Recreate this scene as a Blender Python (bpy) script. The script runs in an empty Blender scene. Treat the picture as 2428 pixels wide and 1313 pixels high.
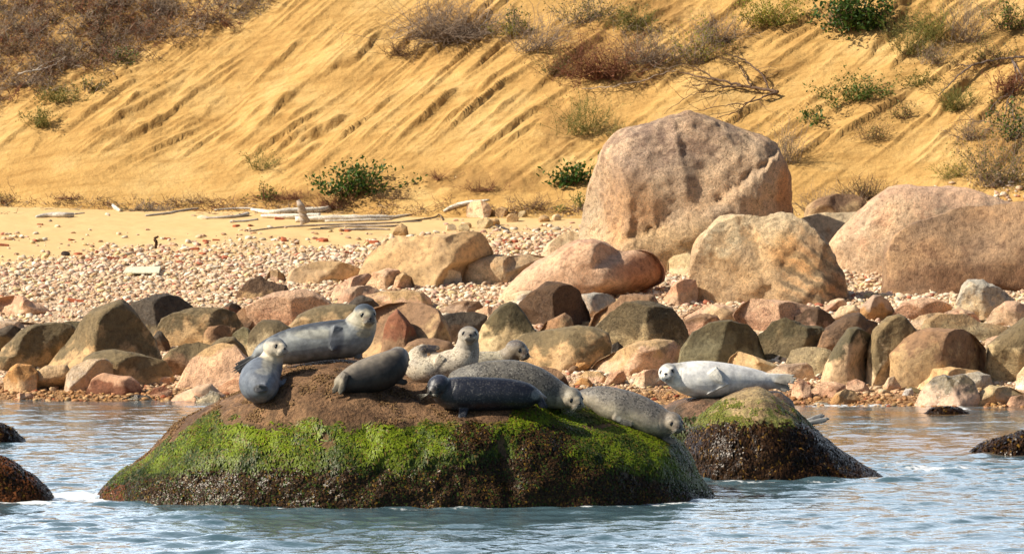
import bpy, math, random
import numpy as np
from mathutils import Vector
from mathutils.bvhtree import BVHTree
random.seed(7); np.random.seed(7)
scene = bpy.context.scene
COL = scene.collection

# ------------------------------------------------------------------ camera
F = 14100.0          # focal length in photograph pixels (photo is 2428 wide)
CAMH = 4.0
PITCH = math.atan((656.5-260.0)/F)
cam_d = bpy.data.cameras.new('camera'); cam = bpy.data.objects.new('camera', cam_d); COL.objects.link(cam)
cam.location = (0, 0, CAMH); cam.rotation_euler = (math.pi/2-PITCH, 0, 0)
cam_d.sensor_width = 36; cam_d.sensor_fit = 'HORIZONTAL'; cam_d.lens = F/2428*36
cam_d.clip_start = 1; cam_d.clip_end = 3000
cam_d.dof.use_dof = True; cam_d.dof.focus_distance = 61.5; cam_d.dof.aperture_fstop = 14.0
scene.camera = cam

# ------------------------------------------------------------------ sky, sun, exposure
SUN = Vector((-0.75, -0.19, 0.63)).normalized()
world = bpy.data.worlds.new("World"); scene.world = world; world.use_nodes = True
wn = world.node_tree; wn.nodes.clear()
sky = wn.nodes.new('ShaderNodeTexSky'); sky.sky_type = 'NISHITA'; sky.sun_disc = False
sky.sun_elevation = math.asin(SUN.z); sky.sun_rotation = math.atan2(SUN.x, SUN.y)
sky.air_density = 1.0; sky.dust_density = 2.0; sky.ozone_density = 1.0
bg = wn.nodes.new('ShaderNodeBackground'); bg.inputs[1].default_value = 0.062
wo = wn.nodes.new('ShaderNodeOutputWorld')
# thin bright cloud veil, thickest low in the sky
wtc = wn.nodes.new('ShaderNodeTexCoord'); wmp = wn.nodes.new('ShaderNodeMapping'); wmp.inputs['Scale'].default_value = (1.5, 1.5, 5)
wnz = wn.nodes.new('ShaderNodeTexNoise'); wnz.inputs['Scale'].default_value = 2.2; wnz.inputs['Detail'].default_value = 6
wrp = wn.nodes.new('ShaderNodeValToRGB'); wrp.color_ramp.elements[0].position = .30; wrp.color_ramp.elements[0].color = (.25, .25, .25, 1); wrp.color_ramp.elements[1].position = .62; wrp.color_ramp.elements[1].color = (.9, .9, .9, 1)
wmx = wn.nodes.new('ShaderNodeMix'); wmx.data_type = 'RGBA'; wmx.inputs[7].default_value = (29, 33.5, 39, 1)
wsep = wn.nodes.new('ShaderNodeSeparateXYZ'); wm1 = wn.nodes.new('ShaderNodeMapRange'); wm1.inputs['From Min'].default_value = .68; wm1.inputs['From Max'].default_value = .12
wm2 = wn.nodes.new('ShaderNodeMath'); wm2.operation = 'MULTIPLY'
wm3 = wn.nodes.new('ShaderNodeMapRange'); wm3.inputs['From Min'].default_value = .25; wm3.inputs['From Max'].default_value = .7
wm4 = wn.nodes.new('ShaderNodeMath'); wm4.operation = 'MULTIPLY'
for a_, b_ in ((wtc.outputs['Generated'], wmp.inputs[0]), (wmp.outputs[0], wnz.inputs['Vector']), (wnz.outputs[0], wrp.inputs[0]), (wtc.outputs['Generated'], wsep.inputs[0]), (wsep.outputs['Z'], wm1.inputs['Value']), (wrp.outputs[0], wm2.inputs[0]), (wm1.outputs[0], wm2.inputs[1]), (wm2.outputs[0], wm4.inputs[0]), (wsep.outputs['Y'], wm3.inputs['Value']), (wm3.outputs[0], wm4.inputs[1]), (wm4.outputs[0], wmx.inputs[0]), (sky.outputs[0], wmx.inputs[6])):
    wn.links.new(a_, b_)
wn.links.new(wmx.outputs[2], bg.inputs[0]); wn.links.new(bg.outputs[0], wo.inputs[0])
sd = bpy.data.lights.new('sun', 'SUN'); sd.energy = 5.0; sd.angle = math.radians(0.6); sd.color = (1.0, 0.91, 0.75)
so = bpy.data.objects.new('sun', sd); COL.objects.link(so)
so.rotation_euler = SUN.to_track_quat('Z', 'Y').to_euler()
scene.view_settings.view_transform = 'Standard'; scene.view_settings.look = 'None'
scene.view_settings.exposure = 0.56; scene.view_settings.gamma = 1
scene.render.engine = 'CYCLES'

# ------------------------------------------------------------------ helpers
CA, SA = math.cos(PITCH), math.sin(PITCH)
def ray(px, py):
    cx = (px-1214.0)/F; cy = -(py-656.5)/F
    return Vector((cx, CA+cy*SA, -SA+cy*CA))
def at(px, py, Y):
    d = ray(px, py); s = Y/d.y
    return Vector((d.x*s, Y, CAMH+d.z*s))

def _hash(ix, iy, iz):
    h = (ix*374761393 + iy*668265263 + iz*2147483647) & 0xffffffff
    h = ((h ^ (h >> 13))*1274126177) & 0xffffffff
    h = (h ^ (h >> 16))
    h = (h*2246822519) & 0xffffffff
    return h ^ (h >> 15)
def pn(P):
    """gradient noise for an (n,3) array, about -1..1"""
    P = np.asarray(P, dtype=np.float64)
    i = np.floor(P).astype(np.int64); f = P-i
    u = f*f*f*(f*(f*6-15)+10)
    out = 0
    for dx in (0, 1):
        for dy in (0, 1):
            for dz in (0, 1):
                h = _hash(i[:, 0]+dx, i[:, 1]+dy, i[:, 2]+dz)
                g = ((h & 1023)/511.5-1, ((h >> 10) & 1023)/511.5-1, ((h >> 20) & 1023)/511.5-1)
                d = g[0]*(f[:, 0]-dx)+g[1]*(f[:, 1]-dy)+g[2]*(f[:, 2]-dz)
                w = (u[:, 0] if dx else 1-u[:, 0])*(u[:, 1] if dy else 1-u[:, 1])*(u[:, 2] if dz else 1-u[:, 2])
                out = out+w*d
    return out*1.3
def fbm(P, octs=4, gain=.5):
    P = np.asarray(P, float); a = 1; s = 0
    for k in range(octs):
        s = s+a*pn(P*(2.03**k)+17.3*k); a *= gain
    return s
def ridged(P, octs=3):
    P = np.asarray(P, float); a = 1; s = 0
    for k in range(octs):
        s = s+a*(1-np.abs(pn(P*(2.1**k)+9.1*k))*2); a *= .5
    return s
def sstep(a, b, x):
    t = np.clip((x-a)/(b-a), 0, 1); return t*t*(3-2*t)

def mesh_np(name, V, Fc, mat=None, smooth=True, cols=None, attrs=None, tint=None):
    """V (n,3), Fc (m,k) uniform faces"""
    V = np.asarray(V, np.float32); Fc = np.asarray(Fc, np.int32)
    me = bpy.data.meshes.new(name)
    me.vertices.add(len(V)); me.vertices.foreach_set('co', V.ravel())
    m, k = Fc.shape
    me.loops.add(m*k); me.loops.foreach_set('vertex_index', Fc.ravel())
    me.polygons.add(m)
    me.polygons.foreach_set('loop_start', np.arange(0, m*k, k, dtype=np.int32))
    me.polygons.foreach_set('loop_total', np.full(m, k, np.int32))
    me.update(calc_edges=True)
    me.polygons.foreach_set('use_smooth', np.full(m, smooth))
    if cols is not None:
        a = me.attributes.new('col', 'FLOAT_COLOR', 'POINT')
        c = np.ones((len(V), 4), np.float32); c[:, :3] = cols; a.data.foreach_set('color', c.ravel())
    if mat and mat.name.startswith(('rock_', 'cobble')):
        a = me.attributes.new('tint', 'FLOAT_COLOR', 'POINT'); c = np.ones((len(V), 4), np.float32)
        if tint is not None: c[:] = tint
        a.data.foreach_set('color', c.ravel())
    if attrs:
        for kk, vv in attrs.items():
            a = me.attributes.new(kk, 'FLOAT', 'POINT'); a.data.foreach_set('value', np.asarray(vv, np.float32))
    if mat: me.materials.append(mat)
    return me
def obj(name, me, parent=None, label=None, cat=None, group=None, kind=None, loc=None):
    o = bpy.data.objects.new(name, me); COL.objects.link(o)
    if parent: o.parent = parent
    if label: o['label'] = label
    if cat: o['category'] = cat
    if group: o['group'] = group
    if kind: o['kind'] = kind
    if loc is not None: o.location = loc
    return o
def empty(name, loc, **k):
    return obj(name, None, loc=loc, **k)

_ico = {}
def ico(sub):
    if sub in _ico: return _ico[sub]
    import bmesh
    bm = bmesh.new(); bmesh.ops.create_icosphere(bm, subdivisions=sub, radius=1)
    V = np.array([v.co[:] for v in bm.verts]); Fc = np.array([[v.index for v in f.verts] for f in bm.faces])
    bm.free(); _ico[sub] = (V, Fc); return _ico[sub]

# ------------------------------------------------------------------ materials
def newmat(name):
    m = bpy.data.materials.new(name); m.use_nodes = True
    nt = m.node_tree; b = nt.nodes['Principled BSDF']; return m, nt, b
def N(nt, t, **k):
    n = nt.nodes.new(t)
    for a, v in k.items(): setattr(n, a, v)
    return n
def noise(nt, vec, scale, detail=4, rough=.5, dist=0):
    n = N(nt, 'ShaderNodeTexNoise'); n.inputs['Scale'].default_value = scale; n.inputs['Detail'].default_value = detail
    n.inputs['Roughness'].default_value = rough; n.inputs['Distortion'].default_value = dist
    if vec is not None: nt.links.new(vec, n.inputs['Vector'])
    return n
def ramp(nt, fac, stops, interp='LINEAR'):
    r = N(nt, 'ShaderNodeValToRGB'); r.color_ramp.interpolation = interp
    e = r.color_ramp.elements
    while len(e) < len(stops): e.new(0.5)
    for i, (p, c) in enumerate(stops):
        e[i].position = p; e[i].color = (c[0], c[1], c[2], 1) if not isinstance(c, (int, float)) else (c, c, c, 1)
    nt.links.new(fac, r.inputs[0]); return r
def mix(nt, fac, a, b, mode='MIX'):
    m = N(nt, 'ShaderNodeMix', data_type='RGBA', blend_type=mode)
    for s, v in ((0, fac), (6, a), (7, b)):
        if isinstance(v, (int, float)): m.inputs[s].default_value = v
        elif isinstance(v, tuple): m.inputs[s].default_value = (*v, 1) if len(v) == 3 else v
        else: nt.links.new(v, m.inputs[s])
    return m.outputs[2]
def mth(nt, op, a, b=None, c=None, clamp=False):
    m = N(nt, 'ShaderNodeMath', operation=op, use_clamp=clamp)
    for i, v in enumerate((a, b, c)):
        if v is None: continue
        if isinstance(v, (int, float)): m.inputs[i].default_value = v
        else: nt.links.new(v, m.inputs[i])
    return m.outputs[0]
def bump(nt, h, strength, dist, normal=None):
    b = N(nt, 'ShaderNodeBump'); b.inputs['Strength'].default_value = strength; b.inputs['Distance'].default_value = dist
    nt.links.new(h, b.inputs['Height'])
    if normal is not None: nt.links.new(normal, b.inputs['Normal'])
    return b.outputs[0]
def texco(nt, which='Object'):
    return N(nt, 'ShaderNodeTexCoord').outputs[which]

def rock_mat(name, rough=.85, speck=.35, wet=0.0, bmp=1.0, bands=0.0, crack=0.0):
    """granite: object colour + 'stain' custom colour towards the stained part (attribute hh), speckles, bump"""
    m, nt, b = newmat(name); L = nt.links.new
    tc = texco(nt)
    info = N(nt, 'ShaderNodeObjectInfo')
    off = N(nt, 'ShaderNodeVectorMath', operation='MULTIPLY_ADD'); L(info.outputs['Random'], off.inputs[0])
    off.inputs[1].default_value = (31, 17, 23); L(tc, off.inputs[2]); v = off.outputs[0]
    st = N(nt, 'ShaderNodeAttribute', attribute_type='OBJECT', attribute_name='stain')
    hh = N(nt, 'ShaderNodeAttribute', attribute_type='GEOMETRY', attribute_name='hh')
    n1 = noise(nt, v, 3.2, 5, .6); n2 = noise(nt, v, 11, 7, .72); n3 = noise(nt, v, 60, 3, .6); n4 = noise(nt, v, 1.3, 3, .5)
    f = mth(nt, 'MULTIPLY_ADD', n1.outputs[0], 1.5, mth(nt, 'SUBTRACT', hh.outputs['Fac'], 0.95))
    fac = ramp(nt, f, [(0.28, 0.0), (0.47, 1.0)]).outputs[0]
    c = mix(nt, fac, info.outputs['Color'], st.outputs['Color'])
    ti = N(nt, 'ShaderNodeAttribute', attribute_type='GEOMETRY', attribute_name='tint')
    c = mix(nt, 1.0, c, ti.outputs['Color'], 'MULTIPLY')
    # broad light / dark and warm / cool areas
    c = mix(nt, 1.0, c, ramp(nt, n4.outputs[0], [(0.3, (.78, .78, .82)), (0.5, (1, .98, .95)), (0.7, (1.22, 1.12, 1.0))]).outputs[0], 'MULTIPLY')
    c = mix(nt, 1.0, c, ramp(nt, n2.outputs[0], [(0.30, (.52, .48, .46)), (0.48, (1, 1, 1)), (0.7, (1.38, 1.33, 1.26))]).outputs[0], 'MULTIPLY')
    c = mix(nt, speck, c, mix(nt, 1.0, c, ramp(nt, n3.outputs[0], [(0.40, (.35, .30, .30)), (0.47, (1, 1, 1)), (0.6, (1.1, 1.05, 1.05)), (0.68, (1.7, 1.6, 1.5))]).outputs[0], 'MULTIPLY'))
    vo = N(nt, 'ShaderNodeTexVoronoi', feature='F1'); vo.inputs['Scale'].default_value = 9; L(v, vo.inputs['Vector'])
    c = mix(nt, .3, c, mix(nt, 1.0, c, ramp(nt, mth(nt, 'ADD', n2.outputs[0], mth(nt, 'MULTIPLY', n1.outputs[0], .6)), [(0.58, (.5, .42, .38)), (0.72, (1.05, 1.05, 1.05))]).outputs[0], 'MULTIPLY'))
    if bands:
        w = N(nt, 'ShaderNodeTexWave', bands_direction='DIAGONAL'); w.inputs['Scale'].default_value = 1.6; w.inputs['Distortion'].default_value = 7; w.inputs['Detail'].default_value = 4; w.inputs['Detail Roughness'].default_value = .65
        mp = N(nt, 'ShaderNodeMapping'); mp.inputs['Rotation'].default_value = (0, 0.35, 0.3); L(tc, mp.inputs[0]); L(mp.outputs[0], w.inputs['Vector'])
        c = mix(nt, mth(nt, 'MULTIPLY', mth(nt, 'SUBTRACT', 1.0, ti.outputs['Alpha']), bands), c, mix(nt, 1.0, c, ramp(nt, w.outputs[0], [(0.1, (.42, .46, .5)), (0.45, (1, 1, 1)), (1, (1.1, 1.0, .9))]).outputs[0], 'MULTIPLY'))
    L(c, b.inputs['Base Color'])
    b.inputs['Roughness'].default_value = rough
    if wet:
        r = ramp(nt, n1.outputs[0], [(0.4, rough), (0.6, .15)]); L(r.outputs[0], b.inputs['Roughness'])
        b.inputs['Specular IOR Level'].default_value = .8
    else: b.inputs['Specular IOR Level'].default_value = .3
    hmix = mth(nt, 'ADD', mth(nt, 'MULTIPLY', n2.outputs[0], 1.0), mth(nt, 'MULTIPLY', n3.outputs[0], .35))
    L(bump(nt, hmix, .95*bmp, .05), b.inputs['Normal'])
    return m
M = {}
M['rock'] = rock_mat('rock_granite')
M['rock_coarse'] = rock_mat('rock_coarse_granite', speck=.6, bmp=1.6)
M['rock_smooth'] = rock_mat('rock_smooth', speck=.2, bmp=.55)
M['rock_band'] = rock_mat('rock_banded', speck=.5, bands=.8, bmp=1.2)
M['rock_wet'] = rock_mat('rock_wet', rough=.45, speck=.2, wet=1, bmp=.6)

def vmat(name, rough=.8, spec=.3, bmp=0, bscale=60, trans=0, coat=0, var=0):
    m, nt, b = newmat(name); L = nt.links.new
    a = N(nt, 'ShaderNodeAttribute', attribute_type='GEOMETRY', attribute_name='col')
    c = a.outputs['Color']
    if var:
        nz = noise(nt, texco(nt), bscale, 3)
        c = mix(nt, var, c, mix(nt, 1.0, c, ramp(nt, nz.outputs[0], [(.35, (.45, .45, .45)), (.65, (1.5, 1.5, 1.5))]).outputs[0], 'MULTIPLY'))
    L(c, b.inputs['Base Color'])
    b.inputs['Roughness'].default_value = rough; b.inputs['Specular IOR Level'].default_value = spec
    b.inputs['Coat Weight'].default_value = coat; b.inputs['Coat Roughness'].default_value = .1
    if bmp:
        nz = noise(nt, texco(nt), bscale, 4); L(bump(nt, nz.outputs[0], bmp, .01), b.inputs['Normal'])
    if trans:
        t = N(nt, 'ShaderNodeBsdfTranslucent'); L(c, t.inputs[0])
        ms = N(nt, 'ShaderNodeMixShader'); ms.inputs[0].default_value = trans
        out = nt.nodes['Material Output']; L(b.outputs[0], ms.inputs[1]); L(t.outputs[0], ms.inputs[2]); L(ms.outputs[0], out.inputs[0])
    return m
M['twig'] = vmat('twig_bark', .9, .1)
M['leaf'] = vmat('leaf', .55, .35, trans=.3)
M['wood'] = vmat('driftwood', .85, .15, bmp=.6, bscale=40, var=.5)
M['pebble'] = vmat('pebbles', .75, .3, bmp=.3, bscale=50, var=.35)
M['algae'] = vmat('green_algae', .5, .3, trans=.2)
M['kelp'] = vmat('brown_seaweed', .33, .15)
# ------------------------------------------------------------------ terrain
def Ys(x): return 81.2-0.14*x
def Yb(x): return 102.8-0.30*np.clip(x, -12, 12)
TX, TY = 0.812, 0.584
def project_np(P):
    d = P-np.array([0, 0, CAMH]); fz = d[:, 1]*CA-d[:, 2]*SA; up = d[:, 1]*SA+d[:, 2]*CA
    return np.stack([1214+F*d[:, 0]/fz, 656.5-F*up/fz], 1)
SOIL = [(0, 120, 420, 150), (330, 60, 330, 90), (1090, 60, 150, 90), (1420, 130, 230, 110), (1330, 300, 90, 120), (1150, 430, 260, 50), (700, 470, 220, 30), (2150, 60, 160, 60), (2380, 330, 120, 120), (1560, 30, 160, 60), (1720, 90, 90, 60), (2090, 230, 90, 60)]
SC = []
def terrace(u, v, fr, seed, wid):
    z0 = np.zeros_like(u)+seed
    w = u*fr+(.7+.35*fr)*pn(np.stack([u*.40, v*.20, z0], 1))+.30*pn(np.stack([u*1.7, v*.8, z0+5], 1))+.13*pn(np.stack([u*5, v*3.0, z0+9], 1))+.05*pn(np.stack([u*14, v*11, z0+9], 1))
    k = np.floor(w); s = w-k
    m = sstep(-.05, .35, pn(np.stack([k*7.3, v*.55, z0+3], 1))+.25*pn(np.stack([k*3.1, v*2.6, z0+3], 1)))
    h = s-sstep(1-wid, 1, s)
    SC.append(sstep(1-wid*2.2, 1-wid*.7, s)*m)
    return h*m/fr
def H(x, y, detail=True):
    x = np.asarray(x, float); y = np.asarray(y, float)
    t = y-Ys(x)
    z = np.where(t < 0, np.maximum(.11*t, -1.6), .1*t)
    P3 = np.stack([x, y, np.zeros_like(x)], 1)
    z = z+.05*pn(P3*.35)*sstep(-2, 3, t)
    q = y-Yb(x)+.5*pn(P3*np.array([.22, .1, 1]))
    rise = np.where(q > 0, q, 0)*.62
    rise = np.sqrt(rise**2+.25*rise*np.exp(-rise*2))
    rise = np.minimum(rise, 4.7+.9*pn(P3*.3)+.02*np.maximum(q, 0))
    z = z+rise
    if detail:
        on = sstep(0, 2.0, q)
        u = x*TY-y*TX; v = x*TX+y*TY
        big = .16*pn(np.stack([u*.8, v*.25, 0*u], 1))+.05*pn(np.stack([u*2.4, v*.5, 0*u+4], 1))
        patch = sstep(-.25, .25, pn(np.stack([u*.35+3, v*.22, 0*u+8], 1)))
        te = terrace(u, v, 1.05, 1.7, .05)*.15*sstep(-.2, .2, pn(np.stack([u*.5, v*.35, 0*u+21], 1)))+terrace(u, v, 2.3, 11.3, .07)*.28*patch+terrace(u, v, 4.4, 31.3, .09)*.62*sstep(-.25, .15, pn(np.stack([u*.6, v*.4, 0*u+1], 1)))+terrace(u, v, 9.5, 51.3, .18)*.8*sstep(-.2, .2, pn(np.stack([u*.5, v*.5, 0*u+13], 1)))
        fine = .012*pn(np.stack([u*9, v*2.2, 0*u], 1))+.006*fbm(P3*14, 2)
        z = z+on*(big+te+fine)
        z = z+(1-on)*.012*fbm(P3*3, 3)*sstep(-1, 1, t)
        # rough broken soil patches
    return z
def lines(a, b, st, lo, hi, n):
    f = np.arange(a, b, st)
    l = a-(np.linspace(0, 1, n)[1:]**2)[::-1]*(a-lo); r = b+(np.linspace(0, 1, n)[:]**2)*(hi-b)
    return np.concatenate([l, f, r])
def gridfaces(nx, ny):
    i = np.arange(nx*ny).reshape(ny, nx)
    return np.stack([i[:-1, :-1], i[:-1, 1:], i[1:, 1:], i[1:, :-1]], -1).reshape(-1, 4)
def sub_mesh(name, V, Fc, mask, mat, attrs=None):
    f = Fc[mask]; used, inv = np.unique(f, return_inverse=True)
    return mesh_np(name, V[used], inv.reshape(f.shape), mat, attrs={k: a[used] for k, a in (attrs or {}).items()})

def sand_mat():
    m, nt, b = newmat('sand_bluff'); L = nt.links.new; tc = texco(nt)
    so_ = N(nt, 'ShaderNodeAttribute', attribute_type='GEOMETRY', attribute_name='soil')
    n1 = noise(nt, tc, .9, 5, .6); n2 = noise(nt, tc, 7, 5, .65); n3 = noise(nt, tc, 55, 3, .6)
    mp = N(nt, 'ShaderNodeMapping'); mp.inputs['Rotation'].default_value = (0, 0, -.716); mp.inputs['Scale'].default_value = (.8, 7, 3); L(tc, mp.inputs[0])
    n4 = noise(nt, mp.outputs[0], 1.2, 5, .6)
    c = ramp(nt, n1.outputs[0], [(.3, (.41, .24, .082)), (.5, (.50, .305, .108)), (.7, (.57, .38, .155))]).outputs[0]
    c = mix(nt, 1.0, c, ramp(nt, n4.outputs[0], [(.3, (.80, .76, .70)), (.5, (1, 1, 1)), (.7, (1.12, 1.12, 1.12))]).outputs[0], 'MULTIPLY')
    c = mix(nt, 1.0, c, ramp(nt, n3.outputs[0], [(.3, (.84, .82, .8)), (.5, (1, 1, 1)), (.72, (1.15, 1.15, 1.15))]).outputs[0], 'MULTIPLY')
    sf = mth(nt, 'MULTIPLY_ADD', n2.outputs[0], 1.6, mth(nt, 'SUBTRACT', so_.outputs['Fac'], 1.15))
    soil = mix(nt, n3.outputs[0], (.20, .105, .035), (.38, .22, .08))
    c = mix(nt, mth(nt, 'MULTIPLY', ramp(nt, sf, [(.12, 0.0), (.5, 1.0)]).outputs[0], .7), c, soil)
    sca = N(nt, 'ShaderNodeAttribute', attribute_type='GEOMETRY', attribute_name='scarp_shade')
    c = mix(nt, mth(nt, 'MULTIPLY', sca.outputs['Fac'], mth(nt, 'MULTIPLY_ADD', n2.outputs[0], 1.0, 0.0), clamp=True), c, (.19, .095, .028))  # exposed brown soil on the bluff steps, doubling as their painted shade
    L(c, b.inputs['Base Color']); b.inputs['Roughness'].default_value = .95; b.inputs['Specular IOR Level'].default_value = .1
    h = mth(nt, 'ADD', mth(nt, 'MULTIPLY', n2.outputs[0], 1.2), mth(nt, 'ADD', mth(nt, 'MULTIPLY', n3.outputs[0], .25), mth(nt, 'MULTIPLY', n4.outputs[0], 1.5)))
    L(bump(nt, h, .6, .06), b.inputs['Normal'])
    return m
def beach_mat():
    m, nt, b = newmat('sand_and_gravel'); L = nt.links.new; tc = texco(nt)
    g = N(nt, 'ShaderNodeAttribute', attribute_type='GEOMETRY', attribute_name='gravel')
    w = N(nt, 'ShaderNodeAttribute', attribute_type='GEOMETRY', attribute_name='wet')
    n1 = noise(nt, tc, 1.2, 5, .6); n3 = noise(nt, tc, 40, 3, .6)
    vo = N(nt, 'ShaderNodeTexVoronoi', feature='F1'); vo.inputs['Scale'].default_value = 26; L(tc, vo.inputs['Vector'])
    sand = mix(nt, n1.outputs[0], (.56, .37, .16), (.68, .48, .24))
    sep = N(nt, 'ShaderNodeSeparateColor'); L(vo.outputs['Color'], sep.inputs[0])
    grav = ramp(nt, sep.outputs[0], [(0, (.30, .18, .10)), (.3, (.48, .33, .19)), (.6, (.60, .44, .28)), (.85, (.56, .38, .26)), (1, (.70, .60, .46))]).outputs[0]
    c = mix(nt, g.outputs['Fac'], sand, grav)
    c = mix(nt, w.outputs['Fac'], c, mix(nt, 1.0, c, (.52, .40, .28), 'MULTIPLY'))
    L(c, b.inputs['Base Color']); b.inputs['Roughness'].default_value = .9; b.inputs['Specular IOR Level'].default_value = .2
    h = mth(nt, 'ADD', mth(nt, 'MULTIPLY', mth(nt, 'SUBTRACT', 1.0, vo.outputs['Distance']), g.outputs['Fac']), mth(nt, 'MULTIPLY', n3.outputs[0], .15))
    L(bump(nt, h, .8, .03), b.inputs['Normal'])
    return m

xs = lines(-10.3, 10.3, .036, -70, 70, 22)
ys = np.concatenate([-(np.linspace(0, 1, 14)[1:]**2)[::-1]*60+78, np.arange(78, 100.2, .06), np.arange(100.2, 113.2, .034), 113.2+np.linspace(0, 1, 40)**2*160])
X, Y = np.meshgrid(xs, ys); X = X.ravel(); Y = Y.ravel()
SC.clear(); Z = H(X, Y)
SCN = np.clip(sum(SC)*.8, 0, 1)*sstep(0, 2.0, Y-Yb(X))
V = np.stack([X, Y, Z], 1); Fc = gridfaces(len(xs), len(ys))
pp = project_np(V)
soil = np.zeros(len(V))
for (cx, cy, rx, ry) in SOIL:
    soil = np.maximum(soil, np.clip(1.25-np.sqrt(((pp[:, 0]-cx)/rx)**2+((pp[:, 1]-cy)/ry)**2), 0, 1))
# broken lumpy ground where the soil shows
V[:, 2] += .05*sstep(.2, .8, soil)*fbm(V*np.array([3.2, 3.2, 0]), 3)
t = Y-Ys(X)
line_g = 103.3-0.95*np.clip(X+8.8, 0, 20)*0+1.2*pn(np.stack([X*.4, Y*.2, X*0], 1))
gravel = 1-sstep(-2.2, 1.6, t-(15.3+np.clip((X+8.7)*.45, 0, 6))+2.4*pn(np.stack([X*.5, Y*.3, X*0], 1))+1.2*pn(np.stack([X*1.7, Y*.9, X*0+3], 1)))
wet = 1-sstep(.5, 2.6, t+.6*pn(np.stack([X*.9, Y*.5, X*0], 1)))
att = {'scarp_shade': SCN, 'soil': soil, 'gravel': gravel, 'wet': wet}
fcen = V[Fc[:, 0]]
isb = (fcen[:, 1] > Yb(fcen[:, 0])-.3)
beach_me = sub_mesh('beach', V, Fc, ~isb, beach_mat(), att)
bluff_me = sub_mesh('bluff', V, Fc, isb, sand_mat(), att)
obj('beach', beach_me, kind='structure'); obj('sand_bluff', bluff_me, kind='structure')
TB = BVHTree.FromPolygons([tuple(v) for v in V], [tuple(f) for f in Fc])
def hit(px, py, tree=None):
    p, n, i, d = (tree or TB).ray_cast(Vector((0, 0, CAMH)), ray(px, py).normalized())
    return p, n
def ground_z(x, y):
    return float(H([x], [y], False)[0])
def ground_Y(px, py):
    """depth at which the smooth beach is seen at this picture point"""
    lo, hi = 78.0, 112.0
    for Yk in np.arange(lo, hi, .15):
        p = at(px, py, Yk)
        if p.z <= ground_z(p.x, Yk): return Yk
    return hi

# ------------------------------------------------------------------ water
def water_mat():
    m, nt, b = newmat('sea_water'); L = nt.links.new; tc = texco(nt)
    sh = N(nt, 'ShaderNodeAttribute', attribute_type='GEOMETRY', attribute_name='shallow')
    n1 = noise(nt, tc, .6, 4)
    deep = mix(nt, n1.outputs[0], (.045, .090, .115), (.085, .145, .175))
    c = mix(nt, sh.outputs['Fac'], deep, (.17, .10, .045))
    foam = N(nt, 'ShaderNodeAttribute', attribute_type='GEOMETRY', attribute_name='foam')
    nf = noise(nt, tc, 9, 5, .7)
    ff = ramp(nt, mth(nt, 'MULTIPLY_ADD', nf.outputs[0], 1.6, mth(nt, 'SUBTRACT', foam.outputs['Fac'], 1.3)), [(.08, 0.0), (.35, 1.0)]).outputs[0]
    c = mix(nt, ff, c, (.8, .82, .84))
    L(c, b.inputs['Base Color']); b.inputs['IOR'].default_value = 1.4
    L(mth(nt, 'MULTIPLY_ADD', ff, .5, .05), b.inputs['Roughness'])
    mp = N(nt, 'ShaderNodeMapping'); mp.inputs['Scale'].default_value = (1, 1.0, 1); L(tc, mp.inputs[0])
    n2 = noise(nt, mp.outputs[0], 7, 3, .5); n3 = noise(nt, mp.outputs[0], 22, 2, .5)
    h = mth(nt, 'ADD', n2.outputs[0], mth(nt, 'MULTIPLY', n3.outputs[0], .25))
    L(bump(nt, h, .38, .03), b.inputs['Normal'])
    return m
rs = np.random.RandomState(3)
NW = 85
lam = .18*np.exp(rs.rand(NW)*np.log(2.2/.18)); ang = rs.normal(-math.pi/2+.25, .62, NW); ph = rs.rand(NW)*6.28
amp = .0038*lam**.85*np.exp(-(np.log(lam/.55))**2/2.2)
def wave(x, y):
    h = np.zeros_like(x)
    wx = x+.12*pn(np.stack([x*.7, y*.7, 0*x], 1)); wy = y+.12*pn(np.stack([x*.7, y*.7, 0*x+9], 1))
    for i in range(NW):
        s = np.sin((wx*math.cos(ang[i])+wy*math.sin(ang[i]))*6.2832/lam[i]+ph[i])
        h += amp[i]*(2*((s+1)/2)**2.2-.8)
    grp = .75+.5*pn(np.stack([x*.22, y*.16, 0*x+3], 1))
    return h*np.clip(grp, .3, 1.5)*(1-.62*sstep(66, 79, y))
wx_ = lines(-8.2, 8.2, .042, -90, 90, 30)
wy_ = np.concatenate([np.linspace(-40, 51.5, 40), np.arange(51.6, 84.5, .046)])
X, Y = np.meshgrid(wx_, wy_); X = X.ravel(); Y = Y.ravel()
Zw = wave(X, Y)
foam = np.zeros_like(X)
for (px, py, rx, ry, a) in [(175, 1172, .55, .9, 1.0), (240, 1180, .35, .4, .9), (2235, 1108, .55, .7, 1.0), (2130, 1100, .5, .8, .6), (1710, 1180, .5, .5, .5), (2255, 968, .35, 1.0, 1.0), (2020, 960, 1.3, .7, .75), (1590, 933, .3, .8, 1.0), (1660, 965, .5, .6, .8), (450, 1192, 1.2, .14, .66), (760, 1201, 1.4, .14, .62), (1050, 1203, 1.4, .14, .62), (1350, 1199, 1.4, .14, .62), (1600, 1192, .9, .22, .75), (1750, 1141, .9, .14, .66), (1980, 1138, .9, .14, .66), (60, 1190, .6, .2, .9), (200, 946, 2.0, .5, .55), (2100, 1128, .4, .3, .7)]:
    Yk = F*CAMH/(py-260.0); Xk = (px-1214)*Yk/F
    foam = np.maximum(foam, a*np.clip(1.3-np.sqrt(((X-Xk)/rx)**2+((Y-Yk)/ry)**2), 0, 1))
tt = Y-Ys(X)
shallow = sstep(-13, -2, tt+2.0*pn(np.stack([X*.25, Y*.35, 0*X], 1)))*(.15+.85*sstep(.0, .3, pn(np.stack([X*.5, Y*1.4, 0*X+2], 1))))
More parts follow.
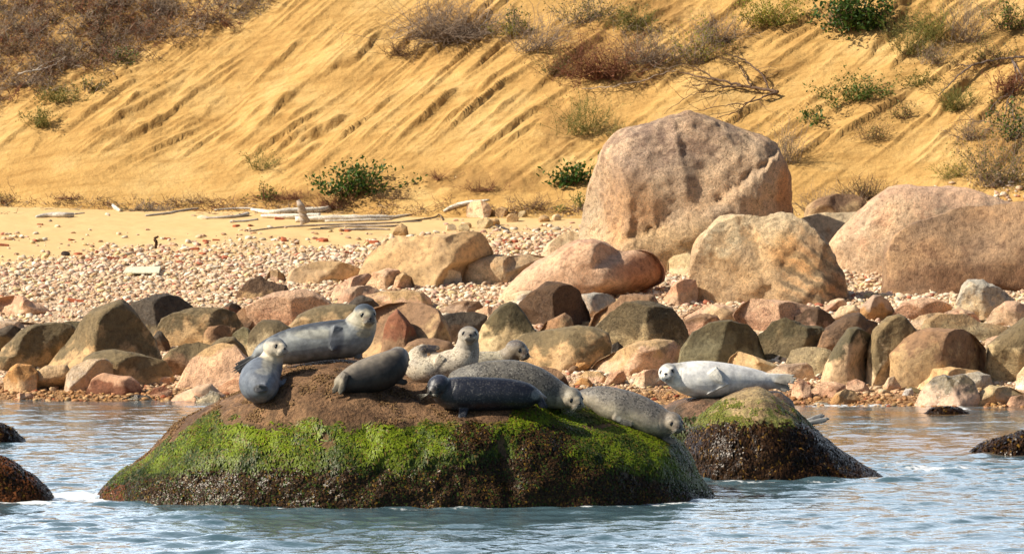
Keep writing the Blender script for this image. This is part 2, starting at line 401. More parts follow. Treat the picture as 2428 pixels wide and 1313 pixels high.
# weed patch colouring right of the domed rock
shallow = np.maximum(shallow, .9*sstep(0, .3, 1-np.sqrt(((X-5.6)/3.2)**2+((Y-71.5)/3.0)**2)+.3*pn(np.stack([X, Y*2, 0*X], 1))))
Zw += foam*.02*pn(np.stack([X*6, Y*6, 0*X], 1))
me = mesh_np('water', np.stack([X, Y, Zw], 1), gridfaces(len(wx_), len(wy_)), water_mat(), attrs={'foam': foam, 'shallow': shallow})
obj('water', me, kind='structure')
# ------------------------------------------------------------------ boulders
PAL = dict(midb=(.25,.155,.095), mid=(.38,.25,.15), pink=(.63,.42,.28), mott=(.53,.325,.215), tan=(.48,.33,.175), cream=(.62,.50,.33), yel=(.50,.395,.23), brown=(.27,.165,.095),
           redb=(.22,.095,.055), dark=(.085,.07,.055), ol=(.175,.135,.075), dol=(.10,.082,.045), grey=(.40,.37,.31), orange=(.45,.25,.10),
           white=(.72,.68,.62), dbr=(.125,.078,.048), lil=(.42,.30,.21), tanp=(.58,.41,.24), grn=(.20,.175,.10), pinkl=(.66,.49,.33))
def radial(poly, cx, cy, n=720, smooth=5):
    th = np.linspace(-math.pi, math.pi, n, endpoint=False)
    P = np.array(poly, float)-[cx, cy]; P[:, 1] *= -1
    Q = np.roll(P, -1, 0); D = Q-P
    dx, dy = np.cos(th)[:, None], np.sin(th)[:, None]
    den = dx*D[:, 1]-dy*D[:, 0]
    with np.errstate(all='ignore'):
        t = (P[:, 0]*D[:, 1]-P[:, 1]*D[:, 0])/den
        s = (P[:, 0]*dy-P[:, 1]*dx)/den
        ok = (t > 0) & (s >= -1e-9) & (s <= 1+1e-9) & np.isfinite(t)
    t = np.where(ok, t, -1); R = t.max(1)
    bad = R <= 0
    if bad.any(): R[bad] = np.median(R[~bad])
    k = np.ones(2*smooth+1)/(2*smooth+1)
    return th, np.convolve(np.concatenate([R[-smooth:], R, R[:smooth]]), k, 'valid')
def inflate(poly, Yc, dh, sub, e=.8, c=None, smooth=5):
    P = np.array(poly, float)
    cx, cy = c if c else ((P[:, 0].min()+P[:, 0].max())/2, (P[:, 1].min()+P[:, 1].max())/2)
    th, R = radial(poly, cx, cy, smooth=smooth)
    U, Fc = ico(sub)
    u, w, v = U[:, 0], U[:, 1], U[:, 2]
    rho = np.sqrt(u*u+v*v); ang = np.arctan2(v, u)
    Ri = np.interp(ang, np.append(th, math.pi), np.append(R, R[0]))
    r = rho**e; w = np.sign(w)*np.abs(w)**e
    nrm = np.stack([r*np.cos(ang), w, r*np.sin(ang)], 1)     # normalised coordinates
    px = cx+Ri*r*np.cos(ang); py = cy-Ri*r*np.sin(ang)
    return nrm, px, py, Ri, Fc, (cx, cy)
def unproject(px, py, Yw):
    cx = (px-1214.0)/F; cy = -(py-656.5)/F
    dy = CA+cy*SA; s = Yw/dy
    return np.stack([cx*s, Yw, CAMH+(-SA+cy*CA)*s], 1)
def boulder(poly, yb, c1, c2, label, st=0.0, rf=None, e=None, planes=2, rough=1.0, mat='rock', Yc=None, dk=.42, name='boulder', cat='boulder', group=None, fac=None, sub=None, dpush=0, shape=None, tints=(), band=None):
    rs = np.random.RandomState(int(abs(poly[0][0]*7+poly[0][1]*13+yb)) % 100000)
    P = np.array(poly, float); pc = (P.min(0)+P.max(0))/2; P = pc+(P-pc)*1.035; P[:, 1] += np.clip((P[:, 1]-pc[1])/(P[:, 1].max()-pc[1]), 0, 1)**.6*np.ptp(P[:, 1])*.30; poly = P; wpx = np.ptp(P[:, 0]); hpx = np.ptp(P[:, 1])
    size = (wpx*.6+hpx*.8)/2*1.2
    mx = (P[:, 0].min()+P[:, 0].max())/2
    if Yc is None:
        Yg = ground_Y(mx, yb)
        dh = dk*size*Yg/F*1.1; Yc = Yg+dh*.55+dpush
    else: dh = dk*size*Yc/F*1.1
    mpp = Yc/F
    if sub is None: sub = 6 if size > 110 else 5 if size > 26 else 4
    e = e or rs.uniform(.66, .9)
    nrm, px, py, Ri, Fc, c = inflate(poly, Yc, dh, sub, e, smooth=3)
    u, w, v = nrm.T.copy()
    cuts = []
    if rf: cuts.append((rf[0], rf[1], 0, .0, rs.uniform(.75, .95)))
    for k in range(planes):
        a = rs.uniform(0, 6.28); g = rs.uniform(.35, 1.1)
        cuts.append((rs.uniform(-.3, .3), g*math.cos(a), g*math.sin(a)*.8, rs.uniform(-.3, .3), rs.uniform(.62, .85)))
    for ex in (fac or []): cuts.append(ex)
    for (u0, gu, gv, v0, d) in cuts:
        lim = -d+gu*(wpx/2*mpp/dh)*.9*(u-u0)+gv*(hpx/2*mpp/dh)*.9*(v-v0)
        lim = np.minimum(lim, .8)
        fr = w < .3
        k = .06
        hsm = np.clip(.5+.5*(lim-w)/k, 0, 1)
        w2 = w*(1-hsm)+lim*hsm+k*hsm*(1-hsm)
        w = np.where(fr, w2, w)
    # real offsets in metres
    off = np.stack([(px-c[0])*mpp, w*dh, -(py-c[1])*mpp], 1)
    S = size*mpp
    Q = off/S*2.0+rs.rand(3)*50
    amp = .035*S*rough
    nz = fbm(Q*1.3, 4, .5)*amp+ (ridged(Q*1.1+7, 2)-.9)*amp*.5 + .009*S*rough*fbm(Q*9, 2)
    d = np.stack([u, w*1.0, v], 1); d /= np.linalg.norm(d, axis=1)[:, None]+1e-6
    off += d*nz[:, None]
    W = unproject(c[0]+off[:, 0]/mpp, c[1]-off[:, 2]/mpp, Yc+0*off[:, 0]); W[:, 1] += off[:, 1]
    # keep positions stable as depth changes only
    if shape is not None: W[:, 1] -= shape(px, py)*np.clip(-w*2, 0, 1)
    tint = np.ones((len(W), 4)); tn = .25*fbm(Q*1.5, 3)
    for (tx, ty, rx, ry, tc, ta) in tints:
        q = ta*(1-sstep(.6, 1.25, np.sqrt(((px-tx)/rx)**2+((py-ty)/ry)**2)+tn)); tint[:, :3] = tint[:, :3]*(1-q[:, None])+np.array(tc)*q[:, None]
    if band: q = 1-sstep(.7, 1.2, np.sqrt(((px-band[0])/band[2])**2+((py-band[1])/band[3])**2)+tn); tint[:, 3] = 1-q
    base = Vector((float(at(mx, yb, Yc).x), Yc, float(at(mx, yb, Yc).z)))
    vmin, vmax = v.min(), v.max()
    hh = (v-vmin)/(vmax-vmin)+st+.12*w
    me = mesh_np(name, W-np.array(base), Fc, M[mat], attrs={'hh': hh}, tint=tint)
    o = obj(name, me, label=label, cat=cat, group=group, loc=base)
    jc = rs.uniform(.9, 1.12)
    o.color = tuple(x*jc for x in PAL[c1])+(1,); o['stain'] = [float(x*jc) for x in PAL[c2]]
    return o

B = boulder
def ledge(px, py):
    ly = np.interp(px, [1430, 1450, 1500, 1543, 1598, 1652, 1696, 1751, 1822, 1850], [600, 580, 562, 547, 514, 506, 476, 432, 377, 340])
    d = py-ly-4*np.sin(px*.13)-3*np.sin(px*.31)
    s = .15*sstep(-8, 14, d)*(1-.8*sstep(30, 140, d))-.06*np.exp(-(d/9)**2)
    s = s*sstep(1432, 1460, px)
    s += .05*np.exp(-((px-1612-(py-400)*.2)/10)**2)*(py < 470)-.05*np.exp(-((px-1500)/14)**2)*sstep(470, 500, py)*(py < 560)
    return s
def ledge2(px, py):
    a = (px-1640)*.55+(py-720)*.83; return .012*np.sin(a*.16+1.2*np.sin(px*.05))*sstep(1820, 1880, px)+.07*sstep(0, 10, px-1800-(py-600)*.3)*(1-sstep(20, 70, px-1800-(py-600)*.3))
# --- the far row under the bluff
B([(1885,522),(1920,512),(1960,507),(2031,505),(2060,540),(2010,620),(1970,640),(1900,620),(1885,560)], 620, 'tanp','cream','flat pale sandy boulder half hidden behind the pink and banded boulders', mat='rock_smooth', rough=.5, Yc=97.5)
B([(1905,515),(1915,490),(1945,470),(1985,460),(2020,462),(2050,475),(2060,500),(2030,530),(1930,530)], 520, 'tan','brown','tan rock under dry brush between the giant boulder and the pink one', rough=.8, Yc=100.2)
B([(1335,612),(1368,540),(1388,480),(1402,440),(1417,395),(1428,362),(1445,340),(1475,320),(1530,300),(1590,284),(1632,274),(1665,280),(1700,302),(1760,322),(1805,331),(1832,348),(1842,380),(1855,430),(1870,470),(1884,510),(1882,560),(1800,620),(1700,650),(1600,655),(1550,650),(1480,640),(1400,640)], 640, 'pinkl','lil',
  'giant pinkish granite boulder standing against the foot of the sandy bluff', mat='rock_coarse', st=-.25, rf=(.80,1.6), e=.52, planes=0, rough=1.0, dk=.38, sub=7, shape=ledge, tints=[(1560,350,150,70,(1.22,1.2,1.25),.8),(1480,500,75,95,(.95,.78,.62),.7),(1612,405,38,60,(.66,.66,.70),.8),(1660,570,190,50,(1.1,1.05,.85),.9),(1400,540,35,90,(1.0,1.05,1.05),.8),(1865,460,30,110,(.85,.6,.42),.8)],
  fac=[(-.58,-1.5,0,0,.90),(0,.04,.35,.35,.98)])
B([(1966,580),(1986,553),(2033,507),(2068,474),(2107,450),(2149,442),(2199,443),(2248,446),(2297,452),(2347,467),(2384,482),(2428,492),(2480,520),(2460,700),(2300,722),(2120,724),(2030,712),(2010,697),(2000,670),(2003,640),(1990,610)], 722, 'pinkl','pink','huge pale pink rounded boulder behind the brown one at the right edge', st=-.1, planes=0, e=.65, rough=.7, Yc=94.9, dk=.24)
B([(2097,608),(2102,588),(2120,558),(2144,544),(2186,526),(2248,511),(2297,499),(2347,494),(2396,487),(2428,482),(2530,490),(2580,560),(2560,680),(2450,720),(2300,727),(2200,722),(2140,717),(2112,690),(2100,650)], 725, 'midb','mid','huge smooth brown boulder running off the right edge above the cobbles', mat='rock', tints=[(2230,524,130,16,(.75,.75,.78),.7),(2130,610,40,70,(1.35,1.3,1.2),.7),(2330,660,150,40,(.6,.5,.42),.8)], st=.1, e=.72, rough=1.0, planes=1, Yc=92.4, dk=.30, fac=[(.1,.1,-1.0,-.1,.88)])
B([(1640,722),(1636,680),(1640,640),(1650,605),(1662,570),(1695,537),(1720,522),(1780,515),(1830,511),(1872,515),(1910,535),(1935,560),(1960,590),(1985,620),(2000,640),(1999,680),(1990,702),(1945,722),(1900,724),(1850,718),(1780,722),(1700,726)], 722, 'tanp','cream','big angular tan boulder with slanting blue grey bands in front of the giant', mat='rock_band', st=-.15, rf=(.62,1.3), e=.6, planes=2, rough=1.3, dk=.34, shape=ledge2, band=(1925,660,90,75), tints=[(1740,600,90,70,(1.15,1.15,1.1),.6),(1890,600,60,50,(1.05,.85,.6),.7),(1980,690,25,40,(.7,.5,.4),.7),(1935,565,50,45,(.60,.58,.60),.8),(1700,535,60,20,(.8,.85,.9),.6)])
B([(1282,600),(1300,577),(1325,560),(1350,548),(1380,560),(1410,600),(1345,628),(1290,612)], 626, 'pinkl','cream','pale pink block leaning on the left foot of the giant boulder', rough=.7)
B([(1583,645),(1583,620),(1597,608),(1630,600),(1655,612),(1650,650),(1600,657)], 655, 'cream','yel','cream boulder in the gap right of the dark red rock', rough=.6)
B([(1571,715),(1580,697),(1600,670),(1625,662),(1648,665),(1655,690),(1650,722),(1600,728)], 726, 'lil','mott','brownish pink slab leaning on the left side of the banded boulder', rough=.7)
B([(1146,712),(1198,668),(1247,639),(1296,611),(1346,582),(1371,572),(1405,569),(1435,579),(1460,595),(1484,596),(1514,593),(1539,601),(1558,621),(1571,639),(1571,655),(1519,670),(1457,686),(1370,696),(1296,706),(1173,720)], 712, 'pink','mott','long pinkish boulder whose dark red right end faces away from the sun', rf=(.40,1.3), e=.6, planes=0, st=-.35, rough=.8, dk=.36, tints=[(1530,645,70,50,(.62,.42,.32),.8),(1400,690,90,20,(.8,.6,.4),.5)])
B([(1094,658),(1106,624),(1124,611),(1173,605),(1210,608),(1260,603),(1296,610),(1270,634),(1225,660),(1180,672),(1110,672)], 671, 'cream','tanp','long cream boulder between the big brown one and the pink one', rough=.6, rf=(.7,2))
B([(853,648),(870,615),(895,590),(925,568),(950,561),(1040,558),(1100,552),(1135,552),(1150,565),(1168,605),(1120,622),(1105,642),(1030,678),(990,684),(930,672)], 680, 'tan','tan','big smooth sandy brown boulder with a shaded right end above the shingle', mat='rock_smooth', rf=(.42,1.1), e=.65, rough=.7, dk=.34)
B([(1017,676),(1032,645),(1069,637),(1091,646),(1096,668),(1060,682),(1020,682)], 680, 'grey','cream','small pale grey block in front of the big sandy brown boulder', rough=.6)
B([(680,657),(690,642),(705,634),(747,621),(784,619),(821,624),(851,636),(856,655),(800,670),(740,672),(685,672)], 671, 'tanp','tan','low flat tan boulder left of the big sandy brown one', rough=.5, mat='rock_smooth')
B([(628,660),(638,645),(658,638),(673,650),(684,670),(650,670)], 669, 'pink','tan','small tan stone beside the left end of the low flat boulder', rf=(.3,1.6))
B([(868,668),(885,646),(920,636),(945,641),(952,655),(930,685),(900,686),(875,682)], 686, 'pinkl','pink','pale pink chunk below the big sandy brown boulder', rf=(.3,.9))
B([(930,680),(940,655),(957,645),(975,658),(988,680),(985,687),(935,689)], 688, 'pink','tan','small peaked pink stone with a shaded right face', rf=(.1,1.8))
B([(779,702),(797,678),(834,658),(871,648),(880,655),(865,677),(830,692),(797,710),(780,710)], 712, 'pink','mott','narrow pink ridge of rock slanting up to the right', rf=(.3,1.2), e=.85)
B([(794,716),(816,690),(846,678),(876,678),(905,692),(885,707),(835,720),(805,724)], 722, 'mott','lil','pink brown rock just in front of the narrow pink ridge', rf=(.4,1.2))
B([(863,700),(920,690),(969,688),(1002,693),(1019,708),(1031,729),(970,738),(900,737)], 738, 'pink','tan','long low pinkish slab above the olive brown boulder', rough=.6, rf=(.75,2))
B([(550,710),(565,690),(595,663),(618,653),(636,665),(673,678),(690,692),(640,706),(582,717)], 712, 'tan','dbr','rugged dark brown cracked rock on the shingle', rough=2.6, st=.25, mat='rock_coarse')
B([(1037,734),(1074,720),(1099,713),(1133,715),(1145,727),(1124,742),(1050,747)], 746, 'lil','brown','low brown rock above the blackish one', rf=(.3,.8))
B([(1183,727),(1205,703),(1235,690),(1262,690),(1252,712),(1230,737),(1195,737)], 738, 'white','cream','whitish wedge showing behind the dark pointed boulder', rough=.5)
B([(1378,699),(1410,694),(1447,700),(1460,712),(1435,737),(1403,757),(1388,737)], 757, 'pinkl','grey','pale pink and grey rock right of the dark rounded boulder', rough=.8)
B([(-40,712),(0,706),(25,701),(54,703),(72,713),(99,724),(119,733),(104,737),(84,742),(59,749),(0,753),(-40,752)], 750, 'pink','mott','pinkish boulder at the left edge alone on the shingle', rf=(.55,1.3), Yc=None)
B([(-30,757),(49,763),(119,769),(60,786),(0,782),(-30,780)], 784, 'pinkl','pinkl','thin pale pink slab on the shingle at the left edge', rough=.4, dk=.3)
# --- second row
B([(301,729),(343,707),(366,700),(395,698),(420,704),(442,719),(457,731),(447,748),(425,770),(400,800),(366,812),(340,800),(315,770)], 800, 'ol','dark','dark grey topped boulder behind the tall triangular one', rf=(.4,1.5), st=.2)
B([(588,775),(590,750),(588,728),(624,705),(673,690),(717,688),(747,695),(784,718),(790,745),(700,780),(640,792),(592,790)], 790, 'mott','pink','large mottled pink boulder above the grey seal', mat='rock_coarse', rough=.8, rf=(.5,.7))
B([(530,728),(545,717),(565,725),(584,738),(582,752),(550,748)], 750, 'redb','dark','dark red angular chunk left of the mottled pink boulder', rough=1.5)
B([(552,752),(575,732),(600,735),(597,770),(580,790),(556,785)], 788, 'dbr','brown','brown cracked rock wedged left of the mottled pink boulder', rough=1.5)
B([(815,727),(841,708),(861,702),(885,710),(902,726),(880,742),(830,747)], 745, 'brown','dark','dark brown rock showing above the grey seal head', rough=1.3, st=.1)
B([(915,720),(930,716),(945,718),(947,725),(925,728)], 728, 'dark','dark','small blackish stone on top of the pinkish slab', cat='stone', name='stone')
B([(1228,727),(1259,695),(1296,673),(1326,669),(1353,678),(1376,698),(1390,730),(1403,752),(1392,775),(1350,782),(1275,790),(1262,760)], 782, 'dbr','dbr','dark purplish brown round boulder, highest of the dark ones', mat='rock_coarse', st=.2, rough=.9, e=.72)
B([(1388,776),(1410,746),(1459,717),(1472,702),(1509,697),(1546,701),(1558,719),(1560,760),(1450,795),(1395,785)], 790, 'tan','brown','brown boulder half hidden behind the yellow mottled one')
B([(1622,762),(1660,745),(1700,748),(1712,775),(1650,800),(1628,795)], 797, 'mott','brown','rough reddish rock above the green olive boulder', rough=1.8)
B([(1620,747),(1670,722),(1719,724),(1752,735),(1745,757),(1680,764),(1630,767)], 768, 'tanp','pink','low tan slab at the foot of the banded boulder', rough=.6)
B([(1740,748),(1762,722),(1786,709),(1816,712),(1873,716),(1922,727),(1945,734),(1920,765),(1870,790),(1818,800),(1772,785)], 790, 'mott','pink','broad pink granite boulder in front of the banded one', mat='rock_coarse', rough=.7)
B([(1816,711),(1838,697),(1858,695),(1873,707),(1888,718),(1836,720)], 717, 'white','cream','small whitish stone lying on top of the pink granite', name='stone', cat='stone', Yc=91.3)
B([(1880,756),(1912,734),(1940,729),(1967,746),(1984,763),(1940,795),(1893,790)], 792, 'mott','dbr','reddish brown rock right of the broad pink granite', rough=1.3, rf=(.4,1.0))
B([(1947,734),(1969,714),(1987,707),(2001,709),(2008,721),(1984,736),(1962,740)], 739, 'mott','pinkl','small round pink stone below the dark gap between big boulders', name='stone', cat='stone')
B([(2019,741),(2053,717),(2071,700),(2088,701),(2108,714),(2122,736),(2105,758),(2085,765),(2058,763),(2030,758)], 762, 'orange','lil','peaked orange tan boulder with a purplish shaded side', rf=(.25,1.5), mat='rock_smooth')
B([(1970,748),(1994,727),(2026,722),(2045,742),(2035,760),(1984,763)], 762, 'pinkl','cream','pale pink rock left of the peaked orange tan boulder', rough=.6)
B([(2107,751),(2125,732),(2149,714),(2186,707),(2223,709),(2253,722),(2256,740),(2213,757),(2140,764)], 760, 'mott','pink','pink oval boulder under the huge brown one', mat='rock_coarse', rough=.8)
B([(2240,742),(2273,729),(2310,741),(2332,764),(2290,768),(2250,762)], 768, 'mott','lil','low reddish rock below the pale angular block', rough=.8)
B([(2248,734),(2273,709),(2283,680),(2297,666),(2330,665),(2372,687),(2406,712),(2395,740),(2354,755),(2322,762),(2297,748)], 760, 'cream','grey','pale angular grey topped block beside the huge brown boulder', e=.6, rf=(.35,1.1), rough=1.1)
B([(2325,766),(2359,732),(2384,717),(2406,715),(2440,727),(2445,760),(2400,775),(2367,773)], 775, 'pinkl','pink','pale pink angular rock near the right edge below the pale block', rf=(.5,1.6), e=.6)
B([(2157,768),(2181,749),(2228,741),(2262,750),(2240,790),(2176,795)], 792, 'pinkl','tanp','pale tan pink rock partly behind the speckled slab', rough=.7)
B([(2176,792),(2199,759),(2228,745),(2285,746),(2322,764),(2389,774),(2397,782),(2359,799),(2322,806),(2285,806),(2200,812)], 808, 'yel','tan','long speckled tan slab above the round brown boulder', mat='rock_coarse', rough=.9, e=.62)
B([(2333,822),(2340,803),(2367,796),(2384,807),(2360,832)], 832, 'pinkl','pink','small pink rock squeezed left of the olive boulder at the right edge', name='stone', cat='stone')
# --- third row
B([(-30,787),(0,780),(22,773),(37,773),(54,785),(45,805),(20,830),(-30,830)], 840, 'ol','dark','olive boulder with a black right face at the left edge', rf=(.35,2.6))
B([(133,770),(165,763),(195,762),(205,790),(180,830),(135,820)], 835, 'ol','dol','dark olive slab partly hidden by the triangular boulder', rough=1.1)
B([(-45,835),(-5,832),(25,808),(54,783),(82,771),(128,765),(165,772),(185,800),(165,840),(106,862),(60,876),(0,882),(-45,875)], 878, 'tan','ol','broad sloping olive boulder on the left beside the triangular one', st=.12, rough=.9, rf=(.6,.9))
B([(74,876),(105,845),(138,818),(173,788),(193,759),(222,737),(250,724),(279,712),(291,713),(302,725),(319,746),(341,775),(363,803),(383,833),(380,860),(300,890),(222,896),(120,895)], 893, 'tan','ol','tall triangular olive boulder, largest on the left shore', st=.08, rf=(.55,.5), e=.62, planes=1, rough=.8, fac=[(-.2,-.7,.25,.2,.72),(.15,.55,-.1,0,.80)], sub=6)
B([(362,800),(371,780),(385,756),(408,746),(457,732),(494,730),(524,732),(556,744),(573,773),(570,805),(482,825),(420,828),(375,820)], 826, 'tan','ol','wide olive boulder with a blackened right shoulder', rf=(.45,1.3), st=.05, rough=1.0)
B([(362,803),(374,784),(384,787),(398,808),(411,828),(395,833),(372,820)], 835, 'dbr','dark','small dark wedge between the triangular and the wide olive boulder')
B([(480,830),(484,790),(495,775),(519,771),(558,778),(566,800),(540,835),(490,840)], 840, 'tan','brown','brown tan block in front of the wide olive boulder')
B([(549,807),(553,792),(576,776),(590,780),(600,800),(598,827),(578,838),(562,828)], 842, 'yel','grn','greenish grey stone left of the grey seal', name='stone', cat='stone')
B([(575,829),(579,817),(587,817),(593,829),(590,841),(579,841)], 843, 'yel','yel','small smooth yellow stone left of the grey seal', name='stone', cat='stone', rough=.3)
B([(586,817),(592,790),(612,767),(624,760),(660,761),(688,777),(700,810),(690,850),(620,860),(588,850)], 860, 'yel','ol','tan boulder just behind the back end of the grey seal', st=-.1, rough=.6)
B([(685,779),(710,747),(747,728),(797,721),(845,725),(870,760),(850,820),(750,850),(700,830)], 850, 'tan','ol','smooth olive boulder directly behind the grey seal back', mat='rock_smooth', st=-.1, rough=.5)
B([(862,800),(876,760),(885,735),(920,723),(957,720),(1006,723),(1039,737),(1056,767),(1075,815),(1060,850),(960,870),(900,875),(860,850)], 865, 'tan','brown','large brown boulder right of the grey seal head', mat='rock_smooth', st=.0, rf=(.35,.9), rough=.6, e=.65)
B([(903,830),(912,780),(922,752),(942,733),(962,753),(982,780),(999,806),(985,840),(920,850)], 868, 'brown','redb','cone shaped reddish brown rock in front of the large brown boulder', rf=(.1,1.2), e=.9, mat='rock_smooth', rough=.4)
B([(953,830),(970,812),(990,804),(1031,802),(1066,811),(1085,830),(1070,865),(970,870)], 872, 'tan','brown','low rounded tan boulder behind the curled pale seal', mat='rock_smooth', rough=.4)
B([(1045,750),(1086,740),(1131,740),(1155,750),(1140,785),(1120,815),(1070,820),(1055,785)], 818, 'dbr','dark','blackish brown rock between the large brown and the pointed boulder', rf=(.2,.9))
B([(1126,737),(1158,727),(1183,728),(1192,745),(1175,765),(1145,765)], 765, 'pinkl','pink','pale pink stone at the left of the dark pointed boulder', name='stone', cat='stone')
B([(1122,840),(1126,800),(1145,770),(1173,740),(1188,725),(1210,716),(1224,720),(1247,750),(1274,788),(1270,830),(1200,860),(1130,860)], 862, 'yel','dol','dark pointed boulder with a tan foot behind the small seal head', mat='rock_smooth', st=.0, rf=(.45,.9), rough=.6)
B([(1268,787),(1297,762),(1338,742),(1355,755),(1362,775),(1350,798),(1290,803)], 805, 'ol','brown','small olive rock in front of the dark purplish boulder', rough=.8)
B([(1398,792),(1415,774),(1447,742),(1484,719),(1538,718),(1566,721),(1595,732),(1620,766),(1634,800),(1622,825),(1585,835),(1510,850),(1467,840),(1440,815)], 845, 'yel','ol','big round boulder mottled yellow with a black right side', mat='rock_coarse', st=.05, rf=(.28,1.1), rough=.9, sub=6)
B([(1205,830),(1218,812),(1247,792),(1309,782),(1370,772),(1408,777),(1440,790),(1448,815),(1440,845),(1405,862),(1350,880),(1290,884),(1225,875)], 880, 'tan','ol','smooth elongated olive boulder with an orange tan underside', mat='rock_smooth', st=.05, e=.75, rough=.45, planes=1, rf=(.65,1.1))
B([(1450,820),(1465,810),(1478,822),(1485,845),(1468,858),(1448,845)], 852, 'dol','dark','dark small rock in the shaded gap right of the smooth elongated boulder', name='stone', cat='stone')
B([(1601,862),(1615,823),(1645,788),(1682,766),(1731,761),(1768,771),(1795,795),(1819,842),(1790,850),(1740,872),(1650,870)], 870, 'grn','dol','green olive boulder behind the head of the white seal', mat='rock_smooth', rf=(.4,1.5), st=-.1, e=.7, rough=.7)
B([(1378,884),(1417,853),(1472,828),(1509,811),(1553,805),(1595,808),(1610,823),(1604,860),(1565,885),(1472,892),(1430,895),(1390,892)], 892, 'pink','tan','long sloping pinkish tan boulder left of the white seal', rf=(.65,1.4), e=.6, rough=.7)
B([(1800,797),(1833,764),(1861,754),(1883,762),(1905,772),(1947,776),(1957,782),(1948,815),(1925,845),(1893,850),(1861,855),(1820,845)], 856, 'ol','dol','dark olive weedy boulder above the tail of the white seal', rf=(.3,.8), rough=1.2)
B([(1929,812),(1950,786),(1984,761),(2006,746),(2038,741),(2053,756),(2080,766),(2075,810),(2030,850),(1967,850),(1932,835)], 850, 'brown','dbr','brown boulder with a dark flat right face behind the fin shaped one', rf=(.35,2.0), st=.0, e=.65)
B([(1865,858),(1877,832),(1912,823),(1957,826),(1972,832),(1965,870),(1945,890),(1922,894),(1875,878)], 892, 'yel','yel','squat yellowish tan block right of the white seal tail', rough=.7, rf=(.55,.9))
B([(1725,864),(1732,848),(1752,833),(1786,843),(1848,863),(1830,885),(1749,885)], 886, 'yel','tan','yellowish wedge of rock showing above the white seal back', rough=.5, mat='rock_smooth')
B([(1808,884),(1853,865),(1912,860),(1924,870),(1932,892),(1893,905),(1838,900)], 905, 'pinkl','lil','pale lilac grey block right behind the white seal tail flippers', rf=(.1,.4), rough=.5)
B([(2052,905),(2056,865),(2058,830),(2063,808),(2071,784),(2105,754),(2130,746),(2145,754),(2171,786),(2190,830),(2175,890),(2110,912),(2080,915)], 915, 'cream','ol','tall boulder with olive top and whitish lower left side', st=.18, rf=(.3,.5), e=.7, mat='rock_smooth', rough=.7)
B([(2107,838),(2147,803),(2175,788),(2210,781),(2285,784),(2315,801),(2337,828),(2340,885),(2300,905),(2250,910),(2200,915),(2162,922),(2125,900),(2108,870)], 918, 'tan','brown','large round brown boulder whose right half is deep in shade', st=.0, rf=(.12,1.7), e=.62, planes=0, rough=.6, mat='rock_smooth', sub=6)
B([(2337,890),(2335,848),(2342,818),(2372,798),(2396,779),(2428,754),(2480,740),(2500,890),(2400,912),(2345,902)], 905, 'yel','ol','big olive and cream boulder cut by the right edge', st=.05, e=.65, rough=.7)
B([(1938,912),(1946,885),(1959,853),(1978,825),(1996,801),(2011,779),(2033,777),(2067,798),(2068,840),(2062,885),(2050,910),(1996,915)], 915, 'tanp','dol','fin shaped boulder, left side cream and right side dark olive', rf=(.12,2.2), e=.62, planes=0, st=-.1, mat='rock_smooth', rough=.5)
# --- waterline rocks
B([(498,820),(520,803),(556,798),(575,820),(592,847),(575,880),(500,870)], 876, 'tan','ol','olive rock behind the pinkish tan boulder left of the seals')
B([(386,850),(405,828),(435,818),(470,810),(510,821),(515,850),(450,885),(410,895),(390,880)], 893, 'brown','ol','rough brown olive rock above the round red brown stone', rough=1.3)
B([(400,915),(432,880),(450,855),(482,831),(526,814),(556,818),(576,843),(592,862),(590,900),(530,918),(460,920)], 918, 'pink','tan','big pinkish tan boulder beside the tail of the grey seal', st=-.3, rough=.8, e=.62)
B([(190,895),(203,848),(222,835),(269,828),(309,833),(346,843),(388,855),(405,877),(413,897),(390,913),(341,918),(247,915),(200,910)], 916, 'tan','ol','long low boulder with olive top and shaded right end', st=.1, rf=(.4,.9), rough=.6, mat='rock_smooth')
B([(152,918),(158,888),(173,870),(210,853),(250,850),(266,865),(266,890),(245,915),(225,930),(180,935),(155,930)], 930, 'pinkl','tan','wet shiny pinkish boulder left of the red brown round one', mat='rock_wet', rough=.5)
B([(205,926),(218,900),(232,889),(247,884),(272,890),(309,892),(329,907),(341,927),(297,938),(222,938)], 937, 'redb','mott','smooth red brown rounded boulder close to the water', mat='rock_smooth', rough=.4, rf=(.5,.6))
B([(83,882),(110,868),(158,866),(165,880),(155,914),(138,924),(94,927),(82,914)], 927, 'tan','tanp','tan slab with a black undercut facing the water', e=.55, planes=0, fac=[(0,.2,-1.6,.15,.9)], rough=.6)
B([(8,898),(25,872),(40,862),(74,866),(90,882),(86,914),(50,930),(12,922)], 928, 'tanp','orange','pale orange tan boulder near the left waterline', rf=(.4,.9), rough=.8)
B([(15,943),(45,932),(75,932),(82,940),(60,950),(20,950)], 949, 'pink','mott','flat pink stone at the left waterline', name='stone', cat='stone', rough=.5)
B([(363,907),(381,890),(405,893),(407,910),(370,916)], 915, 'mott','pink','small angular pink stone above the brown round one', name='stone', cat='stone')
B([(349,936),(366,919),(386,916),(409,926),(400,945),(360,946)], 945, 'mott','redb','rounded brown pink stone at the waterline left of the seal rock', name='stone', cat='stone', rough=.4)
B([(286,945),(321,935),(353,938),(365,949),(321,952)], 951, 'dol','dark','flat blackish stone lying in the edge of the water', name='stone', cat='stone', mat='rock_wet', rough=.5)
B([(391,953),(420,934),(470,914),(499,909),(517,927),(538,936),(494,947),(457,953),(430,958)], 956, 'mott','lil','purplish pink slab behind the left end of the seal rock', rough=.4, mat='rock_smooth')
B([(430,957),(465,934),(499,924),(521,934),(517,957),(470,965)], 961, 'yel','ol','wet shining yellowish rock at the water beside the seal rock', mat='rock_wet', rough=.5)
B([(518,917),(553,893),(590,888),(606,922),(570,945),(530,935)], 940, 'pink','mott','pink rock low behind the left end of the seal rock')
